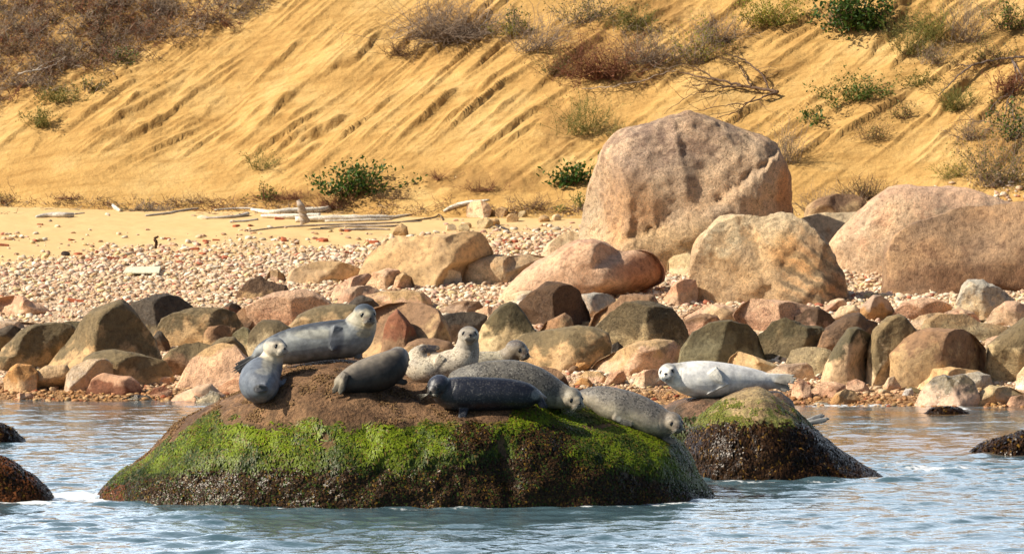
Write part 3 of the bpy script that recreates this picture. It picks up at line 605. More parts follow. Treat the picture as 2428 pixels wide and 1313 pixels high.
B([(1353,882),(1368,860),(1388,859),(1400,868),(1382,888)], 886, 'orange','orange','small round orange stone beside the long sloping boulder', name='stone', cat='stone', rough=.4)
B([(1366,898),(1388,880),(1422,880),(1436,893),(1430,909),(1385,914)], 912, 'pink','tan','rounded pink stone below the long sloping boulder', name='stone', cat='stone', rough=.6)
B([(1428,908),(1447,885),(1476,880),(1486,897),(1470,914)], 914, 'pink','mott','pinkish angular stone right of the rounded pink one', name='stone', cat='stone')
B([(1495,915),(1509,890),(1526,877),(1563,877),(1576,904),(1550,920),(1510,920)], 920, 'pinkl','pink','pale pink rock just left of the white seal head', rough=.9)
B([(1272,890),(1285,868),(1318,875),(1338,890),(1352,910),(1335,935),(1270,935)], 935, 'dbr','brown','dark brown rock showing above the back of the speckled seal', rough=.6)
B([(1361,909),(1378,895),(1395,897),(1407,909),(1390,918)], 918, 'orange','orange','small orange stone near the pale rock behind the seals', name='stone', cat='stone', rough=.4)
B([(2160,922),(2180,905),(2206,890),(2216,875),(2248,871),(2297,875),(2325,880),(2335,905),(2280,930),(2200,932),(2165,930)], 930, 'tanp','tan','pale tan cap of rock below the large round brown boulder', rough=.6, mat='rock_smooth')
B([(2273,905),(2280,888),(2320,881),(2347,890),(2354,914),(2335,927),(2310,930),(2288,922)], 930, 'grey','grey','blue grey rock right of the pale tan cap', rf=(.3,.8), rough=.8)
B([(2155,968),(2186,927),(2213,897),(2240,889),(2252,893),(2285,889),(2307,905),(2322,936),(2310,955),(2283,962),(2248,968),(2170,970)], 966, 'pink','ol','wet reddish boulder split down the middle standing in the shallows', mat='rock_wet', st=-.05, rough=.9, rf=(.5,.7))
B([(2281,958),(2322,932),(2347,914),(2396,919),(2432,935),(2430,960),(2340,962)], 961, 'tanp','yel','low rough tan slab right of the wet split boulder', rough=.8)
B([(2136,936),(2147,922),(2162,920),(2167,930),(2154,938)], 938, 'white','white','small white stone left of the pale tan cap', name='stone', cat='stone', rough=.4)
B([(2001,926),(2011,905),(2031,898),(2050,907),(2067,924),(2045,934),(2010,934)], 933, 'pink','mott','rounded pink stone below the fin shaped boulder', name='stone', cat='stone', rf=(.5,1.2), rough=.6)
B([(2093,914),(2107,895),(2120,892),(2137,914),(2125,929),(2100,929)], 928, 'pink','pinkl','pink stone at the foot of the olive topped tall boulder', name='stone', cat='stone', rough=.6)
B([(1875,938),(1880,910),(1893,897),(1905,900),(1921,915),(1924,934),(1905,946),(1882,946)], 945, 'pink','mott','upright pink block below the white seal tail flippers', name='stone', cat='stone', rough=.8)
B([(1964,953),(1981,932),(2006,922),(2026,927),(2042,946),(2013,958),(1972,958)], 957, 'orange','tan','orange tan rock on the wet gravel right of the domed rock', rough=.8)
B([(1920,930),(1940,908),(1975,905),(2003,912),(2005,934),(1950,944)], 942, 'mott','pink','low reddish pink rock behind the orange tan one', rough=1.0)
B([(1918,961),(1938,952),(1960,954),(1980,963),(1930,966)], 964, 'grey','dark','flat slate blue stone at the water edge', name='stone', cat='stone', rough=.4)
B([(2406,920),(2413,890),(2428,870),(2470,865),(2475,925),(2425,930)], 928, 'white','cream','whitish rock at the right edge above the water', rough=.5)
B([(2382,960),(2400,940),(2430,935),(2470,940),(2470,968),(2390,968)], 966, 'mott','brown','reddish low rock at the right edge by the water')
B([(931,550),(938,538),(952,530),(965,538),(969,553),(955,562),(940,562)], 561, 'tan','tan','round tan stone perched behind the big sandy brown boulder', name='stone', cat='stone', rough=.4)
for k, (x, y, r, cc, lab) in enumerate([(1100,541,12,'yel','small yellowish stone by the dry twigs left of the giant boulder'),(1108,535,9,'tan','tiny tan stone touching the yellowish one'),(1150,530,17,'yel','upright yellow stone, tallest of the row below the bluff'),(1172,527,12,'tan','tan stone leaning on the upright yellow one'),(1070,540,11,'cream','cream stone left of the yellowish one'),(1215,517,13,'tan','tan stone below the green sprout'),(1240,508,10,'yel','small stone by the green sprout'),(1290,520,12,'tan','tan stone midway to the giant boulder'),(1320,516,10,'cream','cream stone nearest the giant boulder'),(1135,497,26,'pinkl','pale rounded stone half buried at the bluff foot'),(1190,503,14,'tan','brown stone beside the half buried pale one')]):
    B([(x+r*math.cos(a)*1.15, y-r*math.sin(a)*.85) for a in np.arange(0, 6.28, .7)], y+r*.8, cc, cc, lab, name='stone', cat='stone', rough=.8)

# --- rocks standing in the water
def vrock_mat(name, rough=.6, bmp=1.0):
    m, nt, b = newmat(name); L = nt.links.new; tc = texco(nt)
    a = N(nt, 'ShaderNodeAttribute', attribute_type='GEOMETRY', attribute_name='col')
    we = N(nt, 'ShaderNodeAttribute', attribute_type='GEOMETRY', attribute_name='wet')
    n1 = noise(nt, tc, 6, 5, .65); n2 = noise(nt, tc, 30, 4, .65)
    c = mix(nt, 1.0, a.outputs['Color'], ramp(nt, n1.outputs[0], [(.3, (.6, .56, .52)), (.5, (1, 1, 1)), (.7, (1.35, 1.3, 1.25))]).outputs[0], 'MULTIPLY')
    c = mix(nt, 1.0, c, ramp(nt, n2.outputs[0], [(.32, (.5, .45, .42)), (.5, (1, 1, 1)), (.68, (1.55, 1.5, 1.45))]).outputs[0], 'MULTIPLY')
    L(c, b.inputs['Base Color'])
    L(mth(nt, 'MULTIPLY_ADD', we.outputs['Fac'], -.55, .85), b.inputs['Roughness'])
    L(mth(nt, 'MULTIPLY_ADD', we.outputs['Fac'], .35, .3), b.inputs['Specular IOR Level'])
    h = mth(nt, 'ADD', n1.outputs[0], mth(nt, 'MULTIPLY', n2.outputs[0], .7))
    L(bump(nt, h, 1.0*bmp, .045), b.inputs['Normal'])
    return m
M['vrock'] = vrock_mat('sea_rock')
def searock(name, poly, c, Yc, dh, sub, e, colf, label, rough=1.0, shape=None, smooth=4):
    nrm, px, py, Ri, Fc, cc = inflate(poly, Yc, dh, sub, e, c=c, smooth=smooth)
    u, w, v = nrm.T
    mpp = Yc/F
    Wp = unproject(px, py, np.full_like(px, Yc)); Wp[:, 1] += w*dh
    d = np.stack([u, w, v], 1); d /= np.linalg.norm(d, axis=1)[:, None]
    rsx = np.array([Yc, poly[0][0]*.01, 3.0])
    nz = .075*fbm(Wp*1.3+rsx, 3)+.035*fbm(Wp*4.5+rsx, 3)+.02*(ridged(Wp*2.6+rsx, 2)-.9)+.008*fbm(Wp*22, 2)
    if shape is not None: nz = nz+shape(px, py, w)
    sil = .35+.65*np.abs(w)       # keep the outline
    Wp = Wp+d*(nz*rough*sil)[:, None]
    pj = project_np(Wp)
    cols, wet = colf(pj[:, 0], pj[:, 1], Wp)
    base = np.array([Wp[:, 0].mean(), Yc, 0.0])
    me = mesh_np('stone', Wp-base, Fc, M['vrock'], cols=cols, attrs={'wet': wet})
    root = empty(name, Vector(base), label=label, cat='boulder' if 'boulder' in name or 'rock' in name else name)
    st = obj('stone', me, root)
    tree = BVHTree.FromPolygons([tuple(q) for q in Wp], [tuple(f) for f in Fc])
    return root, st, Wp, Fc, tree, base
def lerpc(a, b, t): return np.array(a)[None]*(1-t[:, None])+np.array(b)[None]*t[:, None]
GX = [150, 228, 345, 400, 500, 640, 800, 1000, 1100, 1200, 1300, 1400, 1500, 1600, 1690, 1760]
GU = [1165, 1150, 1092, 1040, 992, 990, 1003, 992, 1012, 995, 962, 965, 1003, 1043, 1120, 1170]
GL = [1170, 1168, 1145, 1135, 1125, 1122, 1122, 1125, 1105, 1085, 1075, 1110, 1135, 1165, 1178, 1185]
def green_w(px, py, P):
    n = fbm(P*2.2+4, 3); n2 = fbm(P*7+1, 2)
    U = np.interp(px, GX, GU)+n*26+n2*8; Lo = np.interp(px, GX, GL)+n*34+n2*14
    g = sstep(-8, 10, py-U)*(1-sstep(-55, 25, py-Lo))
    # bare stony patches and brown weed humps inside the green
    for (cx, cy, rx, ry) in [(770, 1040, 26, 32), (1120, 1035, 50, 42), (1290, 1045, 75, 36), (640, 1012, 50, 10), (1420, 1010, 60, 12), (830, 1012, 30, 14), (1190, 1060, 14, 60)]:
        q = np.sqrt(((px-cx)/rx)**2+((py-cy)/ry)**2)+.5*n2
        g = g*(.15+.85*sstep(.6, 1.15, q))
    return g
def main_cols(px, py, P):
    n = fbm(P*1.7, 3); n2 = fbm(P*6+3, 3); Lo = np.interp(px, GX, GL)
    top = lerpc((.115, .062, .030), (.215, .122, .062), sstep(-.3, .4, n))
    top = top*(1-.45*sstep(.1, .5, n2)[:, None])
    top = lerpc((0, 0, 0), (1, 1, 1), np.ones(len(px)))*top
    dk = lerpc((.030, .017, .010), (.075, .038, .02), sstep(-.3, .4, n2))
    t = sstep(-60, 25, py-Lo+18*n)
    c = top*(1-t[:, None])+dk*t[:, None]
    g = green_w(px, py, P)
    c = c*(1-g[:, None]*.9)+np.array([.055, .085, .008])*g[:, None]*.9
    return c, np.clip(t*.9+g*.2, 0, 1)
def main_shape(px, py, w):
    s = -.06*np.exp(-((px-1196-(py-1060)*.15)/20)**2)*sstep(1000, 1030, py)*(1-sstep(1120, 1180, py))
    s += .10*np.exp(-((px-1280)/70)**2-((py-1045)/45)**2)+.07*np.exp(-((px-1120)/45)**2-((py-1040)/40)**2)
    return s
MAINP = [(222,1182),(240,1160),(290,1112),(345,1085),(372,1050),(400,1020),(435,993),(470,975),(515,950),(560,932),(600,912),(640,890),(670,872),(700,864),(740,854),(780,850),(830,849),(870,856),(900,870),(960,886),(1040,893),(1140,880),(1250,893),(1330,925),(1385,955),(1440,975),(1500,995),(1560,1020),(1605,1040),(1632,1075),(1645,1110),(1665,1145),(1702,1178),(1690,1230),(1500,1300),(900,1320),(400,1280),(230,1215)]
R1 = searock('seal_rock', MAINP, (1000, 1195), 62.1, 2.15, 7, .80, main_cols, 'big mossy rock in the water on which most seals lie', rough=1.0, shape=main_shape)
def dome_g(px, py, P):
    n = fbm(P*3, 3)
    U = 1010+22*n+np.abs(px-1800)*.10
    return sstep(-20, 22, py-U)
def dome_cols(px, py, P):
    n = fbm(P*2, 3); n2 = fbm(P*7+3, 3)
    c = lerpc((.17, .11, .05), (.30, .22, .11), sstep(-.3, .3, n))
    g = sstep(-.15, .25, n2+.5*n+.25*sstep(950, 1010, py)-.3)*sstep(925, 975, py)
    c = c*(1-g[:, None]*.8)+np.array([.10, .13, .012])*g[:, None]*.8
    k = dome_g(px, py, P)
    return c*(1-k[:, None])+np.array([.03, .018, .01])*k[:, None], k*.8
R2 = searock('domed_rock', [(1640,1145),(1628,1100),(1628,1050),(1645,1012),(1665,982),(1700,955),(1740,932),(1770,920),(1798,915),(1830,930),(1880,965),(1920,1003),(1950,1040),(1985,1068),(2025,1095),(2060,1115),(2098,1133),(2100,1170),(1800,1230),(1640,1200)], (1830,1128), 65.6, 1.15, 6, .82, dome_cols, 'domed rock right of the seals, hung with dark brown weed', rough=.8)
def brown_cols(px, py, P):
    n = fbm(P*3, 3); return lerpc((.07, .045, .025), (.18, .10, .055), sstep(-.3, .4, n)), np.full(len(px), .3)
R3 = searock('low_rock', [(1560,990),(1575,962),(1600,948),(1640,941),(1720,934),(1800,928),(1850,925),(1880,950),(1890,1010),(1860,1100),(1650,1130),(1590,1090)], (1715,1060), 68.2, .9, 6, .7, brown_cols, 'dark brown rock under the white seal behind the domed rock', rough=.7)
def red_cols(px, py, P):
    n = fbm(P*4, 3); n2 = fbm(P*9, 2)
    return lerpc((.05, .02, .012), (.15, .06, .025), sstep(-.3, .4, n)), np.full(len(px), .5)
R4 = searock('weedy_rock', [(-160,1185),(-130,1100),(-60,1068),(0,1083),(20,1092),(50,1112),(80,1130),(105,1155),(122,1182),(110,1215),(-100,1230)], (-20,1188), 61.2, .5, 5, .85, red_cols, 'reddish weed covered rock at the left edge, low in the water', rough=1.2)
R5 = searock('weedy_rock', [(-60,1046),(-40,1012),(0,1008),(25,1018),(40,1034),(58,1047),(40,1058),(-40,1060)], (0,1048), 71.9, .3, 5, .85, red_cols, 'small dark rock at the left edge further from the camera', rough=1.0)
R6 = searock('weedy_rock', [(2305,1072),(2345,1055),(2380,1040),(2428,1028),(2490,1035),(2520,1075),(2480,1090),(2340,1085)], (2420,1075), 69.6, .5, 5, .85, red_cols, 'dark weed covered rock at the right edge in the water', rough=1.2)
R7 = searock('weedy_rock', [(2196,980),(2212,969),(2240,967),(2270,969),(2294,980),(2280,986),(2210,986)], (2246,980), 78.4, .2, 4, .85, red_cols, 'tiny black weedy rock awash near the right shore', rough=.7)

def blades(R, wfun, count, L, W, cols, lift, seed, mat, name, label=None, kind='stuff', minny=-.2, curl=.3, maxpy=1300):
    root, st, P, Fc, tree, base = R
    rs = np.random.RandomState(seed)
    A, Bv, C = P[Fc[:, 0]], P[Fc[:, 1]], P[Fc[:, 2]]
    nn = np.cross(Bv-A, C-A); ar = np.linalg.norm(nn, axis=1); nn = nn/ar[:, None]
    cen = (A+Bv+C)/3; pj = project_np(cen)
    wgt = wfun(pj[:, 0], pj[:, 1], cen)*ar*((nn[:, 1] < .35))*(cen[:, 2] > -.12)
    f = rs.choice(len(Fc), count, p=wgt/wgt.sum())
    a, b = rs.rand(count), rs.rand(count); s = a+b > 1; a[s] = 1-a[s]; b[s] = 1-b[s]
    p = A[f]+(Bv-A)[f]*a[:, None]+(C-A)[f]*b[:, None]; n = nn[f]
    g = np.array([0, 0, -1.])[None]+rs.normal(0, .45, (count, 3))
    d = g-n*(g*n).sum(1)[:, None]; d /= np.linalg.norm(d, axis=1)[:, None]
    sd_ = np.cross(n, d)
    ll = rs.uniform(.5, 1.4, count)[:, None]*L; ww = rs.uniform(.6, 1.4, count)[:, None]*W; hf = rs.uniform(.5, 1.5, count)[:, None]*lift
    tw = rs.normal(0, curl, count)[:, None]
    sA = sd_+n*tw; sB = sd_-n*tw*1.5
    v0 = p-n*.004; v1 = p+d*ll*.5+n*hf; v2 = p+d*ll+n*hf*.45
    VV = np.stack([v0-sA*ww*.5, v0+sA*ww*.5, v1-sd_*ww*.6, v1+sd_*ww*.6, v2-sB*ww*.25, v2+sB*ww*.25], 1).reshape(-1, 3)
    i = np.arange(count)[:, None]*6
    FF = np.concatenate([i+[0, 1, 3, 2], i+[2, 3, 5, 4]], 0)
    cc = cols(rs, p, project_np(p))
    CC = np.repeat(cc, 6, 0)
    me = mesh_np(name, VV-base, FF, mat, cols=CC)
    o = obj(name, me, root, label=label, kind=kind)
    return o
def gcols(rs, p, pj):
    n = sstep(-.4, .5, fbm(p*3.1, 2)+rs.normal(0, .25, len(p)))
    c = lerpc((.04, .065, .005), (.19, .25, .010), n)
    b = rs.rand(len(p)) < .14+.25*sstep(20, 0, pj[:, 1]-np.interp(pj[:, 0], GX, GU)); c[b] = (.15, .11, .02)
    lo = sstep(-70, 10, pj[:, 1]-np.interp(pj[:, 0], GX, GL)); c = c*(1-.55*lo[:, None])
    return c
def green2(px, py, P): return np.maximum(green_w(px, py, P)-.12, 0)
blades(R1, green2, 60000, .050, .014, gcols, .012, 1, M['algae'], 'green_algae')
def low_w(px, py, P):
    Lo = np.interp(px, GX, GL); g = green_w(px, py, P)
    hump = np.zeros(len(px))
    for (cx, cy, rx, ry) in [(1120, 1040, 50, 40), (1290, 1045, 75, 36)]:
        hump = np.maximum(hump, 1.2-np.sqrt(((px-cx)/rx)**2+((py-cy)/ry)**2))
    return np.clip(sstep(-22, 22, py-Lo)+np.clip(hump, 0, 1)*1.2, 0, 1)
def rcols(rs, p, pj):
    c = lerpc((.018, .011, .006), (.070, .036, .015), rs.rand(len(p))**1.7)
    k = rs.rand(len(p)); c[k < .07] = (.13, .075, .012); c[k > .86] = (.035, .055, .010)
    ends = (pj[:, 0] < 300) & (k > .4); c[ends] = (.13, .045, .015)
    return c
blades(R1, low_w, 34000, .042, .015, rcols, .016, 2, M['kelp'], 'red_weed')
# a thin sparse stubble of dry weed on the brown top
def top_w(px, py, P): return sstep(.0, .5, fbm(P*3+11, 3))*(1-green_w(px, py, P))*(py < np.interp(px, GX, GU)+10)
def tcols(rs, p, pj): return lerpc((.09, .045, .02), (.24, .15, .07), rs.rand(len(p)))
blades(R1, top_w, 9000, .030, .012, tcols, .012, 3, M['twig'], 'dry_weed')
def kcols(rs, p, pj):
    c = lerpc((.012, .006, .003), (.055, .026, .010), rs.rand(len(p))**1.8)
    k = rs.rand(len(p)); c[k < .06] = (.14, .075, .012); return c
blades(R2, lambda a, b, c: dome_g(a, b, c), 22000, .070, .015, kcols, .020, 4, M['kelp'], 'brown_seaweed')
blades(R2, lambda a, b, c: sstep(.1, .5, fbm(c*6, 2)+.3*sstep(940, 1000, b))*(1-dome_g(a, b, c))*sstep(935, 965, b), 5000, .03, .012, lambda rs, p, pj: lerpc((.08, .10, .01), (.22, .22, .03), rs.rand(len(p))), .008, 5, M['algae'], 'green_algae')
one = lambda a, b, c: np.ones(len(a))
blades(R4, one, 7000, .05, .016, rcols, .02, 6, M['kelp'], 'red_weed')
blades(R5, one, 2500, .05, .02, kcols, .02, 7, M['kelp'], 'brown_seaweed')
blades(R6, one, 4500, .09, .02, kcols, .03, 8, M['kelp'], 'brown_seaweed')
blades(R7, one, 900, .07, .02, kcols, .02, 9, M['kelp'], 'brown_seaweed')
blades(R3, lambda a, b, c: (b > 985)*1.0, 5000, .06, .015, lambda rs, p, pj: lerpc((.03, .035, .012), (.07, .09, .02), rs.rand(len(p))), .015, 10, M['algae'], 'green_algae')
# ------------------------------------------------------------------ seals
def fur_mat(name, rough=.55, spot=(.05, .05, .055), spots=0.0, sscale=60, light=0.0, spec=.3):
    m, nt, b = newmat(name); L = nt.links.new; tc = texco(nt)
    a = N(nt, 'ShaderNodeAttribute', attribute_type='GEOMETRY', attribute_name='col')
    sp = N(nt, 'ShaderNodeAttribute', attribute_type='GEOMETRY', attribute_name='spot')
    c = a.outputs['Color']
    n1 = noise(nt, tc, sscale, 3, .6); n2 = noise(nt, tc, sscale*.35, 3, .6); n3 = noise(nt, tc, 170, 2)
    f = mth(nt, 'MULTIPLY_ADD', n2.outputs[0], .5, mth(nt, 'MULTIPLY', n1.outputs[0], .6))
    f = ramp(nt, f, [(.555, 0.0), (.60, 1.0)]).outputs[0]
    c = mix(nt, mth(nt, 'MULTIPLY', mth(nt, 'MULTIPLY', f, spots), sp.outputs['Fac']), c, spot)
    if light:
        nl = noise(nt, tc, sscale*1.3, 3, .65)
        g = ramp(nt, nl.outputs[0], [(.56, 0.0), (.64, 1.0)]).outputs[0]
        c = mix(nt, mth(nt, 'MULTIPLY', g, light), c, (.42, .40, .36))
    c = mix(nt, 1.0, c, ramp(nt, n2.outputs[0], [(.3, (.78, .78, .78)), (.7, (1.2, 1.2, 1.2))]).outputs[0], 'MULTIPLY')
    nb = noise(nt, tc, 7, 5, .65)
    c = mix(nt, 1.0, c, ramp(nt, nb.outputs[0], [(.35, (.70, .70, .72)), (.5, (1, 1, 1)), (.65, (1.25, 1.22, 1.15))]).outputs[0], 'MULTIPLY')
    L(c, b.inputs['Base Color']); b.inputs['Roughness'].default_value = rough; b.inputs['Specular IOR Level'].default_value = spec
    h = mth(nt, 'ADD', n3.outputs[0], mth(nt, 'MULTIPLY', n1.outputs[0], .8))
    L(bump(nt, h, .35, .006), b.inputs['Normal'])
    return m
def plain(name, col, rough, spec=.5):
    m, nt, b = newmat(name); b.inputs['Base Color'].default_value = (*col, 1); b.inputs['Roughness'].default_value = rough
    b.inputs['Specular IOR Level'].default_value = spec; return m
M['eye'] = plain('eye_dark', (.006, .005, .005), .08, .8)
M['nose'] = plain('nose_skin', (.015, .013, .013), .3)
M['mouth'] = plain('mouth_line', (.03, .02, .018), .7)
M['whisk'] = plain('whisker', (.5, .48, .42), .4)

def catmull(P, n):
    P = np.array(P, float); P = np.vstack([2*P[0]-P[1], P, 2*P[-1]-P[-2]])
    out = []
    for i in range(1, len(P)-2):
        t = np.linspace(0, 1, n, endpoint=False)[:, None]
        a, b, c, d = P[i-1:i+3]
        out.append(.5*((2*b)+(-a+c)*t+(2*a-5*b+4*c-d)*t**2+(-a+3*b-3*c+d)*t**3))
    out.append(P[-2][None]); return np.vstack(out)
def ell(center, axes, rad, sub=3):
    V, Fc = ico(sub); A = np.array([list(a) for a in axes])
    return np.array(center)+(V*np.array(rad))@A, Fc
def frame(yaw, pitch, roll=0):
    f = Vector((math.sin(yaw)*math.cos(pitch), -math.cos(yaw)*math.cos(pitch), math.sin(pitch)))
    r = f.cross(Vector((0, 0, 1))).normalized()      # the seal's right... pointing to picture left when facing us
    u = r.cross(f).normalized()
    if roll:
        from mathutils import Quaternion
        q = Quaternion(f, roll); r = q @ r; u = q @ u
    return r, f, u
def remesh(parts, voxel, smooth_it=5):
    Vs, Fs, o = [], [], 0
    for V_, F_ in parts: Vs.append(V_); Fs.append(F_+o); o += len(V_)
    me = mesh_np('tmp', np.vstack(Vs), np.vstack(Fs)); ob = bpy.data.objects.new('tmp', me); COL.objects.link(ob)
    md = ob.modifiers.new('r', 'REMESH'); md.mode = 'VOXEL'; md.voxel_size = voxel; md.use_smooth_shade = True
    sm = ob.modifiers.new('s', 'SMOOTH'); sm.factor = .5; sm.iterations = smooth_it
    dg = bpy.context.evaluated_depsgraph_get(); ev = ob.evaluated_get(dg)
    m2 = bpy.data.meshes.new_from_object(ev)
    bpy.data.objects.remove(ob); bpy.data.meshes.remove(me)
    return m2
def flip_parts(S, root, tip, w0, w1, dy0=0, dy1=0, digits=5, thick=.011, bend=0, nrm=(0, -1, 0), rootr=None):
    """a paddle of digits running from root to tip (picture px), widening w0 -> w1 (px)"""
    a = np.array(S.P(root[0], root[1], dy0)); b = np.array(S.P(tip[0], tip[1], dy1))
    ax = b-a; Ln = np.linalg.norm(ax); ax /= Ln
    nz = np.array(nrm, float); nz = nz-ax*(ax@nz); nz /= np.linalg.norm(nz)
    sd_ = np.cross(ax, nz); parts = []
    for k in range(digits):
        s = (k/(digits-1)-.5)*2 if digits > 1 else 0
        ln = 1-.16*abs(s)**1.5-(.10*(s+1)/2 if bend >= 0 else .10*(1-s)/2)
        for t in np.linspace(0, 1, 12):
            w = (w0+(w1-w0)*t)*S.m/2
            p = a+ax*Ln*t*ln+sd_*s*w*.85+nz*(bend*math.sin(t*2.2))*S.m
            rr = max(w/digits*1.5, .010)
            rr = rr*(1-.35*t**3)
            parts.append(ell(p, (ax, sd_, nz), (Ln/12*1.1, rr, thick*(1.5-.8*t)), 1))
    return parts
class Seal: pass
def seal(label, Y, spine, head, furm, back, belly, dorsal=(0, .3, 1), dsoft=(-.2, .4), patches=(), flips=(), name='seal', voxel=.0095, head_extra=None, spotw=None, tail=True, mouthopen=0, hcol=None, muzz=None, squash=1.0):
    S = Seal(); S.m = Y/F; S.Y = Y
    S.P = lambda px, py, dy=0: at(px, py, Y+dy) if True else None
    # keep picture position exact while depth changes
    SP = []
    for (px, py, r, dy) in spine:
        p = S.P(px, py, dy); SP.append([p.x, p.y, p.z, r*S.m])
    C = catmull(SP, 9); parts = []
    for c in C:
        parts.append(ell(c[:3], ((1, 0, 0), (0, 1, 0), (0, 0, 1)), (c[3], c[3]*squash, c[3]), 3))
    eyes = []
    if head:
        hx, hy, R, dy, yaw, pitch, roll = head
        R = R*S.m*1.17; r, f, u = frame(math.radians(yaw), math.radians(pitch), math.radians(roll))
        h = S.P(hx, hy, dy); fr = (r, f, u)
        pt = lambda a, b_, c_: h+r*(a*R)+f*(b_*R)+u*(c_*R)
        ms = muzz or 1.0
        parts += [ell(h, fr, (.92*R, 1.05*R, .88*R), 4), ell(pt(0, .62, -.14), fr, (.66*R, .70*R, .58*R)),
                  ell(pt(0, .95*ms, -.27), fr, (.50*R, .50*R*ms, .42*R)), ell(pt(.20, 1.10*ms, -.36), fr, (.33*R, .32*R, .29*R)), ell(pt(-.20, 1.10*ms, -.36), fr, (.33*R, .32*R, .29*R)),
                  ell(pt(0, .85*ms, -.56), fr, (.42*R, .48*R, .28*R)), ell(pt(0, 1.15*ms, -.12), fr, (.22*R, .28*R, .19*R)),
                  ell(pt(.40, .68, .26), fr, (.26*R, .24*R, .18*R)), ell(pt(-.40, .68, .26), fr, (.26*R, .24*R, .18*R))]
    for fl in flips: parts += flip_parts(S, **fl)
    me = remesh(parts, voxel)
    n = len(me.vertices); co = np.empty(n*3, np.float32); me.vertices.foreach_get('co', co); co = co.reshape(-1, 3).astype(float)
    # soft skin folds round the neck
    ring = np.zeros(n)
    if head:
        hr = np.linalg.norm((co-np.array(h)), axis=1)/R
        wv = hr*2*math.pi/.42+1.6*fbm(co*5, 2)
        ring = np.clip(np.sin(wv), 0, 1)**5*sstep(1.15, 1.35, hr)*(1-sstep(1.5, 2.1, hr))*sstep(-.05, .45, fbm(co*4+9, 2)+.1)
        ctr = np.array([C[np.argmin(((C[:, :3]-c_)**2).sum(1)-C[:, 3]**2), :3] for c_ in co[ring > .01]]) if (ring > .01).any() else None
        if ctr is not None:
            k_ = ring > .01; dd = co[k_]-ctr; dd /= np.linalg.norm(dd, axis=1)[:, None]+1e-6; co[k_] -= dd*(.005*ring[k_])[:, None]
    # colour: back to belly, then patches
    D = ((co[:, None, :]-C[None, ::3, :3])**2).sum(2)-(C[None, ::3, 3])**2
    idx = D.argmin(1)*3; q = co-C[idx, :3]; q /= np.linalg.norm(q, axis=1)[:, None]+1e-6
    dv = np.array(dorsal, float); dv /= np.linalg.norm(dv)
    nn = .25*fbm(co*7, 3)
    t = sstep(dsoft[0], dsoft[1], q@dv+nn)
    cols = lerpc(belly, back, t)
    if head and hcol is not None:
        dh_ = np.linalg.norm(co-np.array(h), axis=1)/R
        k = (1-sstep(1.25, 1.7, dh_))
        loc = (co-np.array(h))/R; uu = loc@np.array(u); ff = loc@np.array(f)
        crown = sstep(.15, .6, uu+.12*fbm(co*25, 2)-.25*np.maximum(ff-.4, 0))
        hc = lerpc(hcol[1], hcol[0], crown)
        if len(hcol) > 2:
            mz = sstep(.95, 1.2, ff)*sstep(.25, -.1, uu); hc = hc*(1-mz[:, None])+np.array(hcol[2])*mz[:, None]
        for es in (1, -1):
            de = np.linalg.norm(loc-np.array([(r*(.46*es)+f*.85+u*.04)[i] for i in range(3)]), axis=1)
            ke = (1-sstep(.22, .42, de))*.65; hc = hc*(1-ke[:, None])+hc*.35*ke[:, None]
        cols = cols*(1-k[:, None])+hc*k[:, None]
        # darker ring at the eye socket
    pj = project_np(co)
    for (px, py, rx, ry, c, a) in patches:
        w = a*(1-sstep(.75, 1.15, np.sqrt(((pj[:, 0]-px)/rx)**2+((pj[:, 1]-py)/ry)**2)+.6*nn))
        cols = cols*(1-w[:, None])+np.array(c)*w[:, None]
    cols = cols*(1-.25*ring[:, None])  # crease shade of the neck folds painted into the coat colour
    # fur darker low on the body, towards the ground
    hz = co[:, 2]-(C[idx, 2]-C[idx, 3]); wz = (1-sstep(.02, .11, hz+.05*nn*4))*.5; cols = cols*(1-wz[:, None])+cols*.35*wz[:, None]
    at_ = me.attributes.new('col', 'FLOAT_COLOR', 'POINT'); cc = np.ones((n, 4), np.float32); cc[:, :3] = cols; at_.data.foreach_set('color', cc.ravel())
    sw = np.clip(t*.8+.3, 0, 1) if spotw is None else np.clip(spotw[0]+spotw[1]*t, 0, 1)
    if head: sw = sw*(.35+.65*sstep(1.1, 1.6, np.linalg.norm(co-np.array(h), axis=1)/R))
    a2 = me.attributes.new('spot', 'FLOAT', 'POINT'); a2.data.foreach_set('value', sw.astype(np.float32))
    zmin = co[:, 2].min(); base = np.array([co[:, 0].mean(), co[:, 1].mean(), zmin])
    me.vertices.foreach_set('co', (co-base).astype(np.float32).ravel()); me.update()
    me.materials.clear(); me.materials.append(furm); me.name = 'seal_body'
    root = empty(name, Vector(base), label=label, cat='seal', group='seals resting on the rocks')
    body = obj('body', me, root)
    if head:
        hb = lambda v: np.array(v)-base
        for s in (1, -1):
            V_, F_ = ell(hb(pt(.44*s, .87, .06)), fr, (.225*R, .14*R, .215*R), 3)
            obj('eye', mesh_np('eye', V_, F_, M['eye']), root)
        V1, F1 = ell(hb(pt(0, 1.38*ms, -.12)), fr, (.15*R, .11*R, .10*R), 2)
        V2, F2 = ell(hb(pt(0, 1.38*ms, -.24)), fr, (.05*R, .09*R, .13*R), 2)
        obj('nose', mesh_np('nose', np.vstack([V1, V2]), np.vstack([F1, F2+len(V1)]), M['nose']), root)
        # mouth: a curved dark line under the whisker pads
        pts = [pt(x, 1.30*ms-.75*abs(x)**1.3*1.1, -.50-.10*math.cos(x*6)+.12*abs(x)) for x in np.linspace(-.5, .5, 15)]
        VV, FF, o = [], [], 0
        for p in pts:
            V_, F_ = ell(hb(p), fr, (.07*R, .085*R, (.030+mouthopen)*R), 1); VV.append(V_); FF.append(F_+o); o += len(V_)
        obj('mouth', mesh_np('mouth', np.vstack(VV), np.vstack(FF), M['mouth']), root)
        rw = random.Random(int(hx))
        VV, FF, o = [], [], 0
